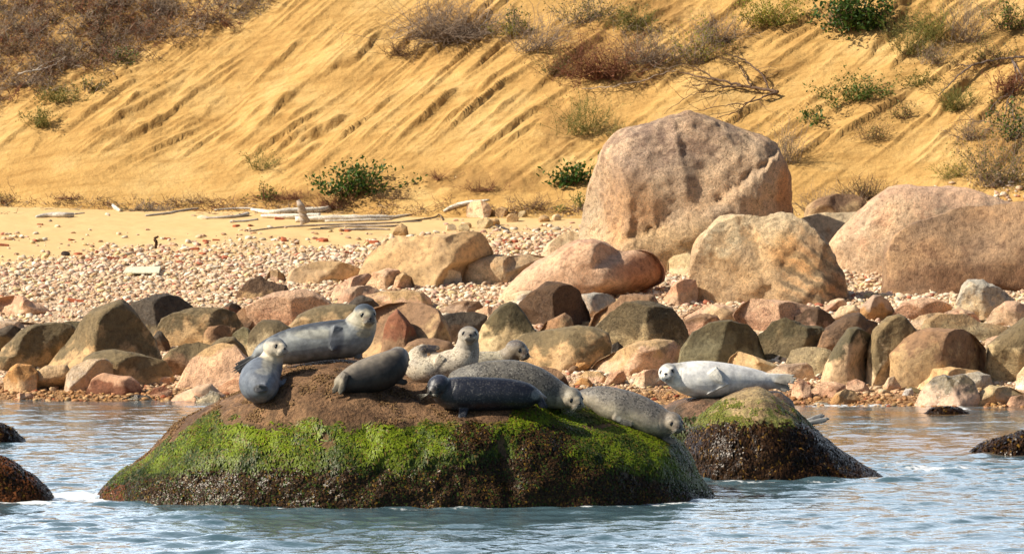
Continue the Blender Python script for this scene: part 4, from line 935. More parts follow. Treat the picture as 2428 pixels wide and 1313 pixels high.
        for s in (1, -1):
            for k in range(9):
                a = pt(.24*s, 1.38*ms, -.30-.03*(k % 4)); dirv = (r*(s*rw.uniform(.6, 1))+f*rw.uniform(-.1, .35)+u*rw.uniform(-.55, .1)).normalized()
                b_ = a+dirv*R*rw.uniform(.7, 1.1); sv = dirv.cross(f).normalized()*.0011
                sv2 = dirv.cross(sv).normalized()*.0011
                q4 = [hb(a+sv), hb(a-sv), hb(a+sv2), hb(b_)]
                VV.append(np.array([list(x) for x in q4])); FF.append(np.array([[0, 1, 3], [1, 2, 3], [2, 0, 3]])+o); o += 4
            # one bundle of whiskers on each cheek
            obj('whiskers', mesh_np('whiskers', np.vstack(VV), np.vstack(FF), M['whisk']), root)
            VV, FF, o = [], [], 0
    return root
def contact(px, py, tree):
    p, n = hit(px, py, tree); return p
def YC(px, py, tree, dflt, add=.03):
    p = contact(px, py, tree); return (p.y+add) if p is not None else dflt
T1 = R1[4]
f_grey = fur_mat('fur_grey', spots=.8, spot=(.05, .055, .07), sscale=38)
f_pale = fur_mat('fur_pale_speckled', spots=.95, spot=(.16, .125, .09), sscale=60)
f_speck = fur_mat('fur_dark_speckled', spots=.95, spot=(.045, .042, .04), sscale=42, light=.45)
f_dark = fur_mat('fur_wet_dark', rough=.36, spots=.6, spot=(.012, .014, .02), sscale=40, light=.14, spec=.45)
f_white = fur_mat('fur_white', spots=.5, spot=(.12, .11, .10), sscale=46)
f_brown = fur_mat('fur_brown_grey', spots=.3, spot=(.05, .045, .04), sscale=50)
GB, GW, CR = (.045, .052, .066), (.36, .38, .38), (.60, .52, .38)

y2 = YC(770, 862, T1, 61.9, .05); y2 = max(y2, 61.7)
seal('large blue grey seal at the back with head raised towards the camera', y2,
     [(603,850,9,0),(622,834,19,0),(653,829,34,0),(701,819,44,0),(751,810,46,0),(802,804,47,0),(836,800,45,0),(852,778,40,0),(860,762,33,-.02)],
     (864,746,25.5,-.05,22,-6,0), f_grey, GB, (.24, .255, .26), dorsal=(-.1,.25,1), dsoft=(.35, .8),
     hcol=((.06,.075,.095), (.40,.36,.27), (.10,.07,.045)), spotw=(.12, .9),
     patches=[(750,792,60,12,(.38,.36,.28),.45),(862,792,18,9,(.50,.42,.25),.6),(860,780,20,5,(.30,.26,.20),.5),(797,803,20,36,(.08,.09,.115),.8),(580,865,40,25,(.05,.05,.055),.9),(858,750,34,34,(.46,.42,.32),.0),(868,772,16,8,(.55,.47,.30),.6)],
     flips=[dict(root=(612,843),tip=(546,880),w0=14,w1=22,digits=4,bend=1),dict(root=(606,850),tip=(556,884),w0=10,w1=16,dy0=-.05,dy1=-.08,digits=3),
            dict(root=(800,776),tip=(787,832),w0=20,w1=20,dy0=-.165,dy1=-.20,digits=5,thick=.02,nrm=(.2,-1,.1)),dict(root=(838,838),tip=(860,850),w0=12,w1=12,dy0=-.05,dy1=-.1,digits=3)])
y1 = YC(618, 955, T1, 60.7, .10)
seal('blue grey seal with a pale face on the left, sitting up and looking right', y1,
     [(622,921,24,-.30),(618,913,40,-.2),(615,907,49,-.05),(618,893,46,.10),(634,874,36,.20),(643,856,29,.22),(649,840,25,.20)],
     (651,823,24,.16,40,2,0), f_grey, (.12,.14,.175), (.20,.215,.25), dorsal=(-.8,.2,.5), dsoft=(-.3,.6),
     hcol=((.17,.18,.19), (.62,.54,.42), (.56,.48,.37)), spotw=(.08,.2),
     patches=[(640,862,20,22,(.42,.39,.30),.6),(630,880,26,10,(.42,.41,.36),.5),(617,922,18,12,(.07,.065,.06),.8)],
     flips=[dict(root=(634,864),tip=(657,886),w0=13,w1=15,dy0=.05,dy1=0.0,digits=4,thick=.016),dict(root=(630,922),tip=(604,925),w0=14,w1=18,dy0=-.40,dy1=-.48,digits=5,thick=.014,nrm=(0,-.8,.6)),
            dict(root=(630,915),tip=(610,912),w0=12,w1=12,dy0=-.40,dy1=-.46,digits=4,thick=.013,nrm=(0,-.6,.8)),dict(root=(664,912),tip=(680,898),w0=10,w1=9,dy0=0,dy1=0,digits=3)])
y3 = YC(880, 936, T1, 61.2, .08)
seal('dark brown grey seal facing away, its tail flippers towards the camera', y3,
     [(812,908,21,-.12),(838,900,33,-.05),(866,892,41,0),(900,882,44,.03),(925,870,40,.06),(938,855,30,.1),(944,845,24,.14)],
     (946,845,22,.18,150,-25,0), f_brown, (.20,.17,.135), (.045,.040,.037), dorsal=(-.3,.15,1), dsoft=(.2,.8),
     hcol=((.27,.25,.21), (.12,.10,.09)), spotw=(.2,.3),
     patches=[(800,912,16,24,(.33,.28,.20),.8)],
     flips=[dict(root=(818,886),tip=(790,934),w0=12,w1=17,dy0=-.16,dy1=-.2,digits=4,thick=.022,bend=-2),dict(root=(822,890),tip=(806,936),w0=12,w1=16,dy0=-.2,dy1=-.25,digits=4,thick=.022,bend=-2),
            dict(root=(940,902),tip=(968,908),w0=13,w1=15,dy0=0,dy1=0,digits=4)])
y4 = YC(1040, 907, T1, 61.3, .10)
seal('cream speckled seal curled like a banana, head up facing the camera', y4,
     [(1002,829,13,.12),(990,845,23,.08),(988,868,31,0),(1008,880,34,-.03),(1036,874,35,0),(1066,866,37,0),(1093,860,38,0),(1106,835,31,.02),(1109,817,27,.0)],
     (1111,797,23.5,-.02,6,12,0), f_pale, (.44,.38,.30), (.56,.48,.37), dorsal=(.7,.6,.4), dsoft=(.1,.8),
     hcol=((.22,.195,.165), (.42,.37,.30), (.13,.105,.085)), spotw=(.75,.3),
     patches=[(1012,868,22,26,(.70,.62,.47),.5),(1024,827,32,13,(.05,.045,.05),1),(1040,862,10,22,(.38,.32,.25),.35)],
     flips=[dict(root=(1000,823),tip=(1044,826),w0=16,w1=20,dy0=.1,dy1=.12,digits=5,thick=.014,nrm=(0,-.7,.7)),dict(root=(1002,828),tip=(1038,836),w0=10,w1=12,dy0=.02,dy1=.02,digits=3),
            dict(root=(1048,846),tip=(1023,880),w0=20,w1=14,dy0=-.125,dy1=-.145,digits=4,thick=.022,nrm=(-.2,-1,0)),dict(root=(986,888),tip=(968,870),w0=8,w1=8,dy0=.1,dy1=.1,digits=3)])
y5 = 62.75
seal('seal behind the others, only its brownish head and neck showing', y5,
     [(1060,876,36,0),(1110,872,38,0),(1150,868,36,0),(1180,861,29,0),(1204,848,24,-.02),(1218,836,23,-.04)],
     (1224,829,23,-.05,48,-8,0), f_speck, (.40,.35,.25), (.36,.31,.22), hcol=((.13,.11,.10), (.26,.21,.15), (.13,.09,.07)), spotw=(.35,.3))
y7 = YC(1140, 978, T1, 60.7, .06)
y6 = max(YC(1300, 972, T1, 61.2, .06), y7+.42)
seal('large speckled grey seal lying behind the blackish one, chin low', y6,
     [(1085,900,24,.1),(1110,900,34,.05),(1145,900,43,0),(1180,899,46,0),(1220,902,49,0),(1258,911,47,0),(1290,924,42,0),(1318,935,34,0),(1338,941,28,-.02)],
     (1353,943,25,-.05,34,-12,8), f_speck, (.13,.12,.105), (.30,.265,.21), dorsal=(.1,.0,1), dsoft=(-.6,.5),
     hcol=((.22,.20,.165), (.42,.36,.27), (.38,.32,.23)), spotw=(.5,.6),
     patches=[(1314,935,7,26,(.12,.11,.10),.55),(1300,955,14,14,(.45,.42,.35),.5),(1348,930,12,7,(.55,.48,.36),.4)])
seal('blackish blue wet seal in front with its head at the left', y7,
     [(1290,945,8,.1),(1277,940,13,.05),(1261,938,22,0),(1238,936,32,0),(1197,934,38,0),(1140,934,41,0),(1094,934,42,0),(1062,931,36,0),(1046,921,28,-.04)],
     (1041,913,24.5,-.08,-36,-16,0), f_dark, (.010,.012,.022), (.018,.020,.030), dorsal=(0,.2,1), dsoft=(-.3,.5),
     hcol=((.03,.035,.055), (.035,.036,.045), (.05,.04,.03)), spotw=(.6,.3),
     patches=[(1270,936,10,12,(.26,.26,.25),.7),(1060,965,28,12,(.14,.13,.13),.4)],
     flips=[dict(root=(1101,962),tip=(1093,1002),w0=22,w1=19,dy0=-.08,dy1=-.20,digits=5,thick=.024,nrm=(0,-1,.3)),
            dict(root=(1278,942),tip=(1289,968),w0=14,w1=18,dy0=.02,dy1=-.04,digits=4,thick=.022),dict(root=(1282,944),tip=(1296,972),w0=10,w1=14,dy0=.06,dy1=.05,digits=3)])
y8 = YC(1490, 1010, T1, 61.0, .05)
seal('fat mottled grey seal sliding down the right end of the mossy rock', y8,
     [(1378,934,9,.1),(1392,938,18,.05),(1422,946,32,.02),(1461,962,43,0),(1504,977,45,0),(1541,993,42,-.02),(1564,1002,36,-.04),(1580,1003,29,-.06)],
     (1592,1000,23.5,-.10,30,-10,6), f_speck, (.16,.145,.13), (.40,.345,.265), dorsal=(.25,.1,1), dsoft=(-.35,.45),
     hcol=((.24,.20,.16), (.36,.30,.23), (.17,.13,.10)), spotw=(.25,.7),
     patches=[(1474,1003,22,11,(.16,.15,.14),.8),(1467,992,6,7,(.75,.70,.58),.8),(1440,975,34,12,(.60,.53,.40),.4),(1560,1034,40,10,(.10,.10,.10),.6)],
     flips=[dict(root=(1458,988),tip=(1500,1010),w0=16,w1=18,dy0=-.165,dy1=-.17,digits=4,thick=.016),dict(root=(1572,1036),tip=(1603,1052),w0=15,w1=16,dy0=-.05,dy1=-.10,digits=5,thick=.02,nrm=(0,-.7,.7))])
p9 = contact(1690, 942, R3[4]); y9 = (p9.y+.08) if p9 is not None else 67.6
seal('white seal lying on its side on the low dark rock at right', y9,
     [(1836,910,12,.0),(1812,903,21,0),(1772,899,29,0),(1727,898,37,0),(1682,900,45,0),(1645,898,43,0),(1612,892,33,0),(1596,887,26,-.03)],
     (1586,884,23,-.06,-14,4,6), f_white, (.56,.56,.56), (.70,.69,.67), dorsal=(0,.3,1), dsoft=(-.2,.5), mouthopen=.05,
     hcol=((.38,.37,.35), (.80,.77,.71), (.55,.53,.50)), spotw=(.10,.05),
     patches=[(1700,905,34,20,(.74,.72,.66),.3),(1615,925,28,10,(.62,.52,.35),.5),(1868,907,34,22,(.42,.38,.31),.8),(1700,890,20,24,(.76,.70,.58),.35)],
     flips=[dict(root=(1818,892),tip=(1890,903),w0=15,w1=30,dy0=-.05,dy1=-.10,digits=5,thick=.012),dict(root=(1826,906),tip=(1876,926),w0=15,w1=18,dy0=-.02,dy1=-.06,digits=4,thick=.014),
            dict(root=(1690,878),tip=(1714,908),w0=24,w1=17,dy0=-.19,dy1=-.20,digits=4,thick=.022,bend=3),dict(root=(1722,908),tip=(1668,934),w0=7,w1=8,dy0=-.19,dy1=-.18,digits=2,thick=.014)])
seal('seal hidden behind the domed rock with only its tail flippers in sight', 66.9,
     [(1790,1030,20,.0),(1825,1025,24,0),(1860,1018,20,0),(1890,1010,13,0),(1908,1003,9,0)], None, f_grey, (.30,.30,.30), (.36,.36,.35), spotw=(.2,.2),
     flips=[dict(root=(1902,1003),tip=(1957,984),w0=10,w1=16,digits=4,thick=.016),dict(root=(1912,1004),tip=(1969,992),w0=9,w1=13,dy0=-.05,dy1=-.05,digits=4,thick=.014)])
# ------------------------------------------------------------------ pebbles
PC = np.array([(.68,.51,.35),(.60,.42,.27),(.72,.60,.46),(.54,.36,.23),(.63,.40,.30),(.45,.29,.16),(.72,.63,.49),(.36,.22,.13),(.50,.41,.29),(.60,.45,.23)])
PN = ['cream','tan','pale','brown','pinkish','brown','whitish','dark brown','grey','yellowish']
def stuff_pebbles():
    rs = np.random.RandomState(21)
    n0 = 90000
    x = rs.uniform(-9.6, 9.6, n0); y = rs.uniform(79.2, 101.5, n0)
    t = y-Ys(x)
    line = 15.3+np.clip((x+8.7)*.45, 0, 6)
    nz = pn(np.stack([x*.5, y*.3, x*0], 1))
    g = 1-sstep(-1.6, 1.2, t-line+1.5*nz)
    pr = np.where(t > -.5, g*.66, 0)+(.02+.10*sstep(0, .3, pn(np.stack([x*.9, y*.5, x*0+7], 1))))*(t < line+4.5)*(t > 0)
    near = (y < 90); 
    k = rs.rand(n0) < pr
    x, y = x[k], y[k]
    r = .013+.036*rs.rand(len(x))**2.8; tt = y-Ys(x)
    r *= np.where(tt > 10, 1.25, 1.0)
    z = H(x, y, True)+r*.25
    out = []
    V0, F0 = ico(2); V1, F1 = ico(1)
    big = r > .024
    for sel, (VV, FF) in ((big, (V0, F0)), (~big, (V1, F1))):
        m = sel.sum(); a = rs.uniform(0, 6.28, m); sc = np.stack([rs.uniform(.8, 1.5, m), rs.uniform(.75, 1.1, m), rs.uniform(.45, .8, m)], 1)*r[sel][:, None]
        P = VV[None]*sc[:, None]*(1+.12*rs.normal(0, 1, (m, len(VV)))[:, :, None])
        ca, sa = np.cos(a)[:, None], np.sin(a)[:, None]
        tl = rs.normal(0, .25, m)[:, None]
        X_ = P[:, :, 0]*ca-P[:, :, 1]*sa; Y_ = P[:, :, 0]*sa+P[:, :, 1]*ca; Z_ = P[:, :, 2]+X_*tl
        P = np.stack([X_+x[sel][:, None], Y_+y[sel][:, None], Z_+z[sel][:, None]], 2).reshape(-1, 3)
        Fq = (FF[None]+np.arange(m)[:, None, None]*len(VV)).reshape(-1, 3)
        ci = rs.choice(len(PC), m, p=np.array([.2,.16,.15,.1,.09,.06,.08,.03,.05,.08])); c = PC[ci]*rs.uniform(.78, 1.1, (m, 1))
        red = rs.rand(m) < .035; c[red] = (.38, .13, .075)
        ts = tt[sel]; w = 1-sstep(.4, 2.4, ts); c = c*(1-w[:, None])+c*np.array([.62, .45, .28])*w[:, None]
        out.append((P, Fq, np.repeat(c, len(VV), 0)))
    off = len(out[0][0])
    me = mesh_np('shingle', np.vstack([out[0][0], out[1][0]]), np.vstack([out[0][1], out[1][1]+off]), M['pebble'], cols=np.vstack([out[0][2], out[1][2]]))
    obj('shingle', me, label='small pale pebbles covering the beach between the boulders', cat='shingle', kind='stuff')
    print('PEBBLES', len(x))
stuff_pebbles()
M['stone1'] = rock_mat('cobble', rough=.8, speck=.25, bmp=.5)
_cob = []
for k in range(6):
    rs = np.random.RandomState(50+k); U, Fc = ico(4)
    s = np.array([1.25, .95, .68])*rs.uniform(.85, 1.15, 3)
    P = np.sign(U)*np.abs(U)**.85
    for j in range(5):
        n = rs.normal(0, 1, 3); n /= np.linalg.norm(n); d = P@n; lim = rs.uniform(.66, .85); P = P-np.clip(d-lim, 0, 9)[:, None]*n*.85
    P = P*s*(1+.05*fbm(U*1.6+k*7, 3))[:, None]; P[:, 2] += .35
    _cob.append(mesh_np('cobble', P, Fc, M['stone1'], attrs={'hh': P[:, 2]*.3+.3}))
occupied = []
def put(px, py, r_px, ci, nm, cat, lab, group, mesh, col, rs, squash=1):
    p, n = hit(px, py)
    if p is None: return False
    m = p.y/F*r_px
    o = obj(nm, mesh, label=lab, cat=cat, group=group, loc=p-Vector((0, 0, .15*m)))
    o.scale = (m, m*rs.uniform(.8, 1.1), m*rs.uniform(.8, 1.15)*squash); o.rotation_euler = (rs.normal(0, .15), rs.normal(0, .15), rs.uniform(0, 6.28))
    o.color = (*col, 1); o['stain'] = [float(c)*.8 for c in col]
    return True
REG = [((0, 590, 560, 690), 85, 'on the shingle at the left below the driftwood'), ((560, 545, 900, 640), 60, 'on the shingle below the long white log'), ((60, 500, 560, 585), 22, 'scattered on the pale sand at the left'),
       ((1000, 515, 1360, 600), 34, 'on the shingle left of the giant boulder'), ((980, 655, 1180, 715), 16, 'on the shingle left of the long pinkish boulder'), ((1480, 650, 1640, 735), 30, 'on the shingle below the dark red rock'),
       ((0, 915, 560, 945), 24, 'on the wet gravel by the water at the left'), ((1340, 880, 1600, 935), 14, 'on the gravel behind the seals'), ((1850, 880, 2428, 958), 15, 'on the wet gravel at the right')]
rs = np.random.RandomState(77)
for (x0, y0, x1, y1), cnt, place in REG:
    for k in range(cnt):
        px, py = rs.uniform(x0, x1), rs.uniform(y0, y1)
        ci = rs.choice(len(PC), p=[.18,.14,.16,.1,.12,.06,.12,.03,.05,.04]); sz = rs.uniform(3.2, 7.5)*(1.15 if y0 > 850 else 1.0)
        if rs.rand() < .06: sz *= 1.5
        col = PC[ci]*rs.uniform(.85, 1.1)*(np.array([.75, .6, .45]) if y0 > 910 else 1)
        put(px, py, sz, ci, 'pebble', 'pebble', f"{PN[ci]} rounded pebble {place}", f"{PN[ci]} pebbles {place}", _cob[rs.randint(6)], col, rs)
# small rocks filling the gaps between the boulders
for (x0, y0, x1, y1), cnt, place in [((0, 770, 600, 900), 26, 'between the boulders on the left shore'), ((560, 700, 1250, 850), 26, 'between the boulders behind the seals'), ((1250, 740, 1850, 905), 30, 'between the boulders behind the white seal'), ((1850, 740, 2428, 940), 40, 'between the boulders on the right shore'), ((600, 620, 1700, 735), 22, 'along the back row of boulders')]:
    for k in range(cnt):
        cw = ['pink', 'tan', 'brown', 'cream', 'olive brown'][rs.choice(5, p=[.3, .25, .2, .15, .1])]
        col = np.array({'pink': (.55,.35,.23), 'tan': (.50,.35,.19), 'brown': (.27,.165,.095), 'cream': (.64,.51,.33), 'olive brown': (.19,.145,.07)}[cw])*rs.uniform(.85, 1.1)
        put(rs.uniform(x0, x1), rs.uniform(y0, y1), rs.uniform(9, 19), 0, 'rock', 'rock', f'small {cw} rock wedged {place}', f'small {cw} rocks {place}', _cob[rs.randint(6)], col, rs)
# bricks, water-worn
import bmesh
bm = bmesh.new(); bmesh.ops.create_cube(bm, size=2)
bmesh.ops.scale(bm, vec=(1.25, .6, .42), verts=bm.verts); bmesh.ops.bevel(bm, geom=bm.edges[:], offset=.16, segments=3, affect='EDGES', profile=.5)
bmesh.ops.translate(bm, vec=(0, 0, .3), verts=bm.verts)
bme = bpy.data.meshes.new('brick'); bm.to_mesh(bme); bm.free()
for p in bme.polygons: p.use_smooth = True
bme.materials.append(M['stone1']); _t = bme.attributes.new('tint', 'FLOAT_COLOR', 'POINT'); _t.data.foreach_set('color', np.ones(len(bme.vertices)*4, np.float32))
BR = [(95,533,6),(185,603,12),(195,610,9),(225,610,9),(268,615,12),(235,600,8),(315,618,10),(365,613,10),(460,592,10),(480,602,8),(490,573,9),(468,580,9),(535,612,10),(425,610,8),(445,620,7),(672,570,12),(765,572,14),(885,576,11),(830,602,13),(770,613,9),(662,520,9),(596,536,7),(825,548,10),(525,612,10),(155,638,8),(10,583,9),(170,570,7),(1215,575,12),(1198,571,11),(1250,568,10),(1245,585,9),(395,567,8),(1515,703,9),(1560,708,8),(180,715,16),(560,537,8),(512,570,7),(330,606,7)]
for k, (px, py, r) in enumerate(BR):
    where = 'at the left' if px < 560 else 'in the middle' if px < 950 else 'near the giant boulder'
    put(px, py, r, 0, 'brick', 'brick', f'water worn red brick piece on the shingle {where}', f'red brick pieces on the shingle {where}', bme, np.array((.42, .12, .055))*rs.uniform(.7, 1.15), rs, squash=.8)
put(155, 605, 10, 0, 'stone', 'stone', 'black stone beside the red bricks on the left shingle', None, _cob[1], np.array((.03, .015, .012)), rs)

# ------------------------------------------------------------------ driftwood
def tube_np(P, r, sides=8, rough=0, seed=0, flat=1.0):
    P = np.asarray(P, float); n = len(P); T = np.gradient(P, axis=0); T /= np.linalg.norm(T, axis=1)[:, None]
    up = np.array([0, 0, 1.]); A = np.cross(T, up); ln = np.linalg.norm(A, axis=1)[:, None]; A = np.where(ln > .05, A/np.maximum(ln, .05), [1, 0, 0]); Bn = np.cross(A, T)
    a = np.arange(sides)*2*math.pi/sides
    V = P[:, None]+(A[:, None]*np.cos(a)[None, :, None]+Bn[:, None]*np.sin(a)[None, :, None]*flat)*np.asarray(r)[:, None, None]
    if rough:
        nz = fbm(V.reshape(-1, 3)*np.array([3, 6, 9])/max(np.max(r)*8, .2)+seed, 3).reshape(n, sides)
        V = V+(V-P[:, None])*nz[:, :, None]*rough
    V = V.reshape(-1, 3); i = np.arange(n-1)[:, None]*sides; j = np.arange(sides)[None]; jn = (j+1) % sides
    Fq = np.stack([i+j, i+jn, i+sides+jn, i+sides+j], -1).reshape(-1, 4)
    V = np.vstack([V, P[0], P[-1]])
    c0, c1 = len(V)-2, len(V)-1
    caps = [[c0, (k+1) % sides, k, k] for k in range(sides)]+[[c1, (n-1)*sides+k, (n-1)*sides+(k+1) % sides]+[(n-1)*sides+(k+1) % sides] for k in range(sides)]
    return V, Fq, caps
def wood_mesh(pieces, mat, col, colvar=.25, seed=0):
    """pieces: (px list [(x, y, r_px, dz)], flat); all in picture px laid on the ground"""
    Vs, Fs, o = [], [], 0
    for (pts, sides, rough, flat, Yfix) in pieces:
        Q = []
        for (px, py, r, lift) in pts:
            if Yfix is None:
                p, n = hit(px, py+r*.8); Yk = p.y if p is not None else 100
            else: Yk = Yfix
            q = at(px, py, Yk-lift); Q.append([*q, r*Yk/F])
        Q = catmull(Q, 8); V, Fq, caps = tube_np(Q[:, :3], np.maximum(Q[:, 3], .003), sides, rough, seed, flat)
        tri = np.array(Fq); Vs.append(V)
        t3 = np.concatenate([tri[:, [0, 1, 2]], tri[:, [0, 2, 3]], np.array(caps)[:, :3]]); Fs.append(t3+o); o += len(V)
    V = np.vstack(Vs); base = V.mean(0); base[2] = V[:, 2].min()
    n = fbm(V*np.array([2, 8, 14])+seed, 3)
    cols = np.array(col)[None]*(1+colvar*n[:, None]*1.6)
    return mesh_np('wood', V-base, np.vstack(Fs), mat, cols=np.clip(cols, 0, 1)), base
def wood(name, pieces, col, label, cat='driftwood', seed=0, group=None):
    me, base = wood_mesh(pieces, M['wood'], col, seed=seed)
    return obj(name, me, label=label, cat=cat, loc=Vector(base), group=group)
WG, WW, WB = (.46, .42, .37), (.66, .60, .50), (.20, .14, .09)
wood('driftwood_log', [([(85,514,3,0),(115,510,6,0),(150,510,7,0),(174,510,6,0)], 10, .25, 1, None), ([(176,507,2,0),(200,505,1.5,0)], 6, .2, 1, None)], WG, 'short grey driftwood log on the sand at the far left', seed=1)
wood('driftwood_log', [([(598,497,5,0),(640,503,8,0),(700,500,9,0),(760,497,8,0),(782,492,6,0)], 12, .3, .8, None), ([(620,512,5,0),(700,513,8,0),(760,512,9,0)], 12, .25, .8, None)], WW, 'wide bleached white driftwood slab under the green bush', seed=2)
wood('driftwood_log', [([(700,520,8,0),(780,518,9,0),(860,516,8,0),(930,514,5,0),(975,508,2,0)], 12, .3, .8, None), ([(770,524,3,0),(860,522,3,0),(930,520,2,0)], 8, .3, 1, None)], WW, 'long white driftwood trunk right of the upright stump', seed=3)
wood('driftwood_stump', [([(724,528,11,.05),(718,508,10,.1),(713,488,8,.15),(706,475,5,.15)], 12, .5, 1, 101.3)], (.36,.30,.25), 'upright grey driftwood stump in the middle of the white logs', seed=4)
wood('driftwood_branch', [([(590,548,1.8,0),(640,541,2,0),(700,536,2.3,0),(800,532,2.6,0),(900,529,2.4,0),(1000,524,1.5,0)], 6, .2, 1, None), ([(760,540,2,0),(840,536,3,0),(920,536,3,0),(950,534,2,0)], 6, .3, 1, None), ([(810,545,3,0),(860,543,4,0),(925,544,2,0)], 6, .4, 1, None)], (.36,.30,.25), 'long thin grey branch lying below the white logs', seed=5)
wood('driftwood_branch', [([(1052,501,3,0),(1075,490,5,0),(1110,481,5,0),(1160,474,2,0)], 8, .3, 1, None)], WW, 'pale driftwood branch slanting up toward the bluff', seed=6)
wood('driftwood_log', [([(487,517,3,0),(530,515,4,0),(565,512,4.5,0),(588,507,6,0)], 10, .25, .8, None)], WG, 'slim grey driftwood log left of the wide white slab', seed=7)
wood('driftwood_branch', [([(545,526,2.5,0),(580,524,3,0),(612,520,2.5,0)], 8, .2, 1, None)], WG, 'short grey stick below the slim grey log', seed=8)
wood('driftwood_log', [([(508,498,3,0),(560,494,4,0),(600,494,4,0)], 8, .2, .6, None)], (.40,.37,.33), 'flat grey weathered board behind the slim grey log', seed=9)
wood('driftwood_branch', [([(345,511,2,0),(400,505,3,0),(440,498,3,0),(470,494,2,0)], 8, .3, 1, None)], WG, 'pale stick between the twig heap and the white slab', seed=10)
wood('driftwood_branch', [([(268,487,4,0),(276,495,5,0),(285,500,3,0)], 8, .4, 1, None)], WW, 'small white chunk of driftwood left of the twig heap', seed=11)
wood('driftwood_branch', [([(940,528,2,0),(985,522,2,0),(1030,515,2,0),(1042,508,1.5,0),(1050,522,1.5,0)], 6, .3, 1, None)], WB, 'dark crooked stick right of the long white trunk', seed=12)
wood('driftwood_branch', [([(1165,527,1.5,0),(1178,535,2.2,0),(1192,540,3,0),(1205,545,2.5,0)], 6, .3, 1, None)], (.06,.05,.05), 'small black stick on the shingle near the giant boulder', seed=13)
wood('driftwood_post', [([(369,587,3.5,0),(371,575,4,.1),(367,566,3.5,.1),(376,560,2,.1)], 8, .4, 1, 95.8)], (.07,.035,.02), 'small dark upright stick standing in the left shingle', seed=14)
def plank(pts4, th, label, col):
    P = []
    for px, py in pts4:
        p, n = hit(px, py); P.append(p+Vector((0, 0, .04)))
    bm = bmesh.new(); top = [bm.verts.new(p+Vector((0, 0, th))) for p in P]; bot = [bm.verts.new(p) for p in P]
    bm.faces.new(top); bm.faces.new(bot[::-1])
    for i in range(4): bm.faces.new([top[i], bot[i], bot[(i+1) % 4], top[(i+1) % 4]])
    bmesh.ops.recalc_face_normals(bm, faces=bm.faces); bmesh.ops.bevel(bm, geom=bm.edges[:], offset=.008, segments=1, affect='EDGES')
    base = P[0].copy(); bmesh.ops.translate(bm, vec=-base, verts=bm.verts)
    me = bpy.data.meshes.new('plank'); bm.to_mesh(me); bm.free()
    a = me.attributes.new('col', 'FLOAT_COLOR', 'POINT')
    a.data.foreach_set('color', np.tile(np.array([*col, 1], np.float32), len(me.vertices)))
    me.materials.append(M['wood']); obj('plank', me, label=label, cat='plank', loc=base)
plank([(292,655), (378,655), (382,641), (300,643)], .03, 'pale greenish weathered plank lying on the left shingle', (.62,.60,.46))

# ------------------------------------------------------------------ bushes
def grow(base, d, L, r, K, wig, grav, rs):
    n = len(base); P = np.empty((n, K, 3)); P[:, 0] = base; d = d.copy()
    for k in range(1, K):
        d = d+rs.normal(0, wig, (n, 3)); d[:, 2] += grav; d /= np.linalg.norm(d, axis=1)[:, None]
        P[:, k] = P[:, k-1]+d*(L/(K-1))[:, None]
    return P
def tubes(P, r0, r1, cols, sides=3):
    n, K, _ = P.shape; T = np.gradient(P, axis=1); T /= np.linalg.norm(T, axis=2)[:, :, None]+1e-9
    A = np.cross(T, np.array([.3, .9, .31])); A /= np.linalg.norm(A, axis=2)[:, :, None]+1e-9; Bn = np.cross(T, A)
    a = np.arange(sides)*2*math.pi/sides; r = r0[:, None]+(r1-r0)[:, None]*np.linspace(0, 1, K)[None]
    V = P[:, :, None]+(A[:, :, None]*np.cos(a)[None, None, :, None]+Bn[:, :, None]*np.sin(a)[None, None, :, None])*r[:, :, None, None]
    idx = np.arange(n)[:, None, None]*K*sides+np.arange(K-1)[None, :, None]*sides
    j = np.arange(sides)[None, None]; jn = (j+1) % sides
    Fq = np.stack([idx+j, idx+jn, idx+sides+jn, idx+sides+j], -1).reshape(-1, 4)
    return V.reshape(-1, 3), Fq, np.repeat(cols, K*sides, 0)
def leaves(p, d, L, W, cols, rs):
    n = len(p); s = np.cross(d, rs.normal(0, 1, (n, 3))); s /= np.linalg.norm(s, axis=1)[:, None]+1e-9
    nn = np.cross(d, s)
    L = L[:, None]; W = W[:, None]
    V = np.stack([p, p+d*L*.45+s*W*.5+nn*W*.12, p+d*L, p+d*L*.45-s*W*.5+nn*W*.12], 1).reshape(-1, 3)
    return V, np.arange(n)[:, None]*4+np.arange(4)[None], np.repeat(cols, 4, 0)
def rdir(n, rs, up, spread):
    d = rs.normal(0, spread, (n, 3)); d[:, 2] = np.abs(d[:, 2])*.5+up; return d/np.linalg.norm(d, axis=1)[:, None]
TC = {'grey': ((.16,.11,.08), (.34,.27,.21)), 'brown': ((.10,.06,.035), (.24,.15,.09)), 'red': ((.12,.05,.03), (.26,.12,.07)), 'green': ((.12,.12,.03), (.26,.24,.08))}
LC = {'green': ((.035,.075,.008), (.10,.17,.02)), 'dark': ((.018,.055,.007), (.085,.16,.022)), 'yellow': ((.16,.17,.02), (.36,.32,.04)), 'olive': ((.09,.10,.02), (.22,.20,.05)), 'red': ((.14,.04,.02), (.28,.10,.04)), 'straw': ((.25,.18,.07), (.42,.32,.15))}
